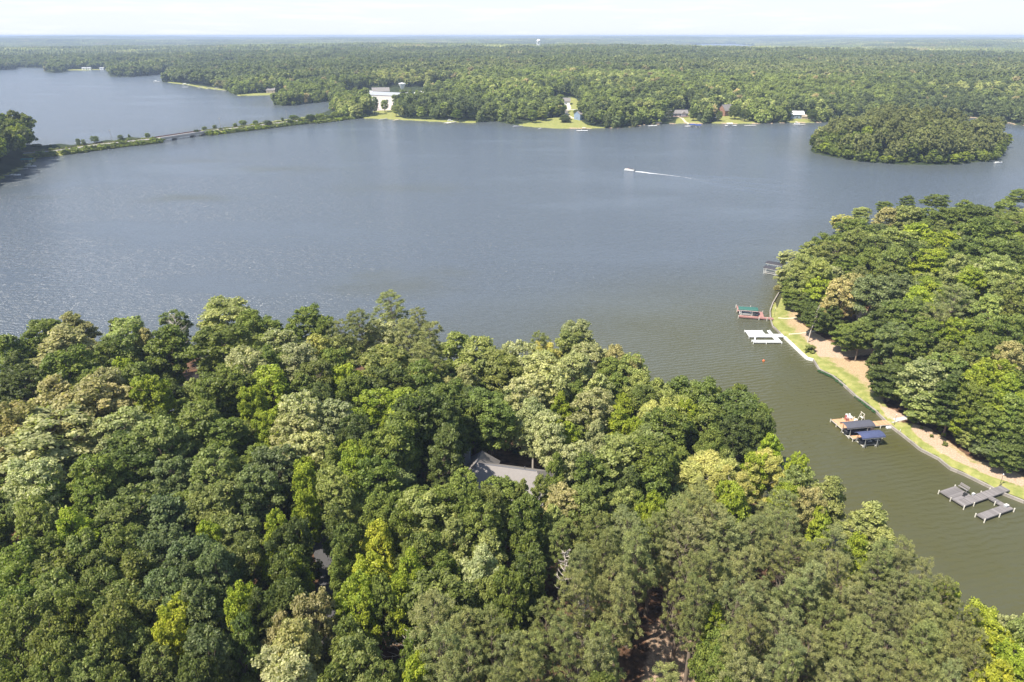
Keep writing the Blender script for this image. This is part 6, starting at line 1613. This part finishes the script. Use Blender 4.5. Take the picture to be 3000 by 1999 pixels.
for k, (px, py, L_, W_, rf, lb) in enumerate(((1022, 282, 16, 9, 'offwhite', 'white trailer, leftmost of the row left of the hall'), (1035, 278, 15, 9, 'white', 'white shed roof second in the row left of the hall'), (1046, 284, 14, 9, 'offwhite', 'small white cottage in front of the row left of the hall'),
        (1058, 275, 16, 8, 'white', 'white roofed unit directly left of the hall'), (1080, 276, 18, 8, 'white', 'long white roofed unit nearest the hall corner'), (1192, 281, 14, 8, 'offwhite', 'pale trailer just right of the white hall'), (1226, 281, 12, 7, 'white', 'white camper, middle of three right of the hall'), (1240, 277, 14, 7, 'offwhite', 'white camper, rightmost of three right of the hall'),
        (1062, 305, 18, 9, 'white', 'white low roof in front of the hall, left side'), (1545 + 28, 272, 18, 10, 'offwhite', 'pale roof showing through the wood behind the far lawn'), (1385, 250, 16, 10, 'white', 'small white gable alone in the far wood'))):
    house_at(px, py, 'cottage', L_, W_, 3.2, 5.0, rf, 'white', lb, R((-8, 5, 12, -4, 3, 20, 8, -6, 4, 5, 30)[k]), eave=.4, cat='cottage', windows=(('f', -3, 1.6, 1, 1.2), ('f', 3, 1.6, 1, 1.2)))
for k, (px, py, b_) in enumerate(((1065, 281, 'white'), (1073, 281, 'siding'), (1082, 282, 'red_plastic'), (1198, 284, 'white'), (1204, 284, 'dark_hull'), (1234, 284, 'canopy_royal'))):
    p = far_loc(px, py, 6); car(tuple(p), R(20 * k), b_, ['white car left of the hall beside the low units', 'grey car left of the hall beside the white one', 'red car close to the hall corner', 'white car right of the hall', 'dark car right of the hall', 'blue car beside the right hand camper'][k], 'cars parked round the white hall')
p = far_loc(1180, 284, 6); r_ = empty('grain_bin_tower', tuple(p)); tag(r_, 'white funnel shaped water tank on a stem behind the white hall', 'tank')
MB().tube((0, 0, 0), (0, 0, 10), 1.6, 1.2, 14).build('stem', M['white'], r_); MB().lathe([(1.2, 10), (2.0, 11.5), (5.4, 18.5), (5.4, 19.2), (1.0, 20.2)], 24).build('tank', M['white'], r_)
house_at(1645, 306, 'ranch_house', 22, 13, 4.6, 8.2, 'shingle', 'white', 'grey roofed house at the top of the curving far drive', R(-4), eave=.7, windows=(('f', -6, 1.8, 1.2, 1.4), ('f', 0, 1.8, .2, 2.2), ('f', 6, 1.8, 1.2, 1.4)))
house_at(1703, 350, 'blue_house', 13, 11, 6.5, 9.5, 'shingle', 'blue_siding', 'blue house at the right end of the large far lawn', R(35), eave=.6, windows=(('f', -3, 1.6, 1.2, 1.4), ('f', 3, 1.6, 1.2, 1.4), ('l', 0, 1.6, 1.2, 1.4), ('f', 0, 1.6, 4.0, 1.4)))
house_at(1608, 340, 'garden_shed', 7, 5, 2.6, 3.8, 'siding', 'siding', 'small grey shed under the trees left of the large far lawn', R(10), cat='shed')
rh = house_at(1983, 340, 'ranch_house', 23, 12, 3.8, 7.0, 'shingle', 'siding', 'long grey ranch house above the short far lawn', R(3), eave=.8, windows=(('f', -8, 2.2, 1, 1.6), ('f', -3, 2.2, .2, 2.2), ('f', 3, 3, .2, 2.2), ('f', 8, 2.0, 1, 1.6)))
mb = MB(); mb.loft([[(2.5, -9.2, 3.3), (5.6, -9.2, 5.9), (8.7, -9.2, 3.3)], [(2.5, -1, 3.3), (5.6, -1, 5.9), (8.7, -1, 3.3)]]); mb.build('porch_roof', M['shingle'], rh); MB().box(3.0, 8.2, -8.8, -6.01, -.5, 3.28).build('porch_wall', M['siding'], rh)
MB().box(-10, 11, -12.5, -9.4, .6, .8).build('deck', M['red_plank'], rh)
house_at(2124, 338, 'steep_roofed_house', 13, 12, 6.5, 12.5, 'shingle', 'brickwall', 'tall steep roofed brown house among pines on the far shore', R(28), eave=.7, windows=(('f', -3, 1.6, 1.2, 1.5), ('f', 3, 1.6, 1.2, 1.5), ('f', 0, 2, 4.2, 1.5), ('l', 0, 2, 1.2, 1.5)))
house_at(2098, 345, 'garage', 8, 6, 3, 4.6, 'shingle', 'white', 'small white garage left of the steep roofed house', R(5), cat='garage')
house_at(2331, 346, 'lake_cottage', 15, 11, 4.8, 8.0, 'white', 'blue_siding', 'blue grey cottage with white roof near the island', R(-6), eave=.7, windows=(('f', -4, 1.8, 1.2, 1.4), ('f', 0, 1.6, .2, 2.2), ('f', 4, 1.8, 1.2, 1.4)))
house_at(2356, 348, 'garage', 7, 6, 3, 4.8, 'tan_siding', 'tan_siding', 'small tan garage right of the blue grey cottage', R(-6), cat='garage')
house_at(515, 199, 'lake_cottage', 26, 14, 6, 9, 'siding', 'white', 'pale building at the head of the far left cove', R(4), windows=(('f', 0, 3, 1, 2),))
for k, px in enumerate((248, 262, 300)): house_at(px, 204.5, 'lake_cottage', 11, 8, 4, 6.5, 'siding', 'white', ('left', 'middle', 'right')[k] + ' white cottage of three on the farthest left shore', R(5), windows=(('f', 0, 3, 1, 2),))
for k, (px, py) in enumerate(((795, 272), (900, 258), (878, 255))): house_at(px, py, 'lake_cottage', 14, 10, 4.5, 8, 'shingle', 'tan_siding', ('tan cottage by the lawn of the left far shore', 'right hand tan cottage in the trees above the spit', 'left hand tan cottage in the trees above the spit')[k], R(5 + 10 * k), windows=(('f', -3, 1.6, 1, 1.4), ('f', 3, 1.6, 1, 1.4)))
# roads and lots of the far shore
path_strip('gravel_lot', None, [(1122, 301), (1124, 312), (1122, 324)], 26, 'gravel_pink', .12)
path_strip('driveway', None, [(1664, 305), (1668, 318), (1658, 326), (1660, 338), (1672, 345), (1688, 348)], 5.0, 'sand_path', .14)
path_strip('driveway', None, [(1668, 322), (1684, 322), (1702, 321)], 4.5, 'concrete', .16)
path_strip('path', None, [(1985, 342), (2000, 348), (2008, 358), (2020, 365)], 2.6, 'sand_path', .14)
path_strip('road', None, [(2575, 298), (2600, 301), (2630, 306), (2655, 312)], 7, 'road_old', .3)
# water tower
D_ = 3150.0; d_ = ray(1578, 118); px_, py_ = d_[0] / d_[1] * D_, D_
g_ = ground_z(px_, py_); top = CAM_H - D_ * math.tan(R(0.27)); r_ = empty('water_tower', (px_, py_, g_)); tag(r_, 'white water tower with a round tank standing above the far forest', 'water tower')
Ht = top - g_
MB().lathe([(1.5, Ht - 13), (5.5, Ht - 12.0), (8.2, Ht - 8.5), (8.4, Ht - 5.5), (6.5, Ht - 2.2), (3.0, Ht - .4), (.4, Ht)], 28).build('tank', M['white'], r_, smooth=True)
for k in range(6):
    an_ = k * math.pi / 3; MB().tube((8.4 * math.cos(an_), 8.4 * math.sin(an_), 0), (7.0 * math.cos(an_), 7.0 * math.sin(an_), Ht - 9), 1.0, .9, 8).build('leg', M['white'], r_)
MB().tube((0, 0, 0), (0, 0, Ht - 12), 1.8, 1.8, 12).build('riser_pipe', M['white'], r_)

# ------------------------------------------------------------------ haze
hm = bpy.data.materials.new('haze_air'); hm.use_nodes = True
hn = hm.node_tree; hn.nodes.clear()
ho = hn.nodes.new('ShaderNodeOutputMaterial'); hv = hn.nodes.new('ShaderNodeVolumePrincipled')
hv.inputs['Color'].default_value = (0.56, 0.69, 0.92, 1); hv.inputs['Density'].default_value = HAZE_DENSITY; hv.inputs['Anisotropy'].default_value = 0.0
hn.links.new(hv.outputs[0], ho.inputs['Volume'])
HAZE_TOP = max(CAM_H + 4.0, float(H_.max()) + 26.0)
print('HAZE_TOP', HAZE_TOP, float(H_.max()))
mb = MB(); mb.box(-17500, 17500, -1200, 17500, -3.6, HAZE_TOP)
tag(mb.build('haze', hm), kind='stuff')
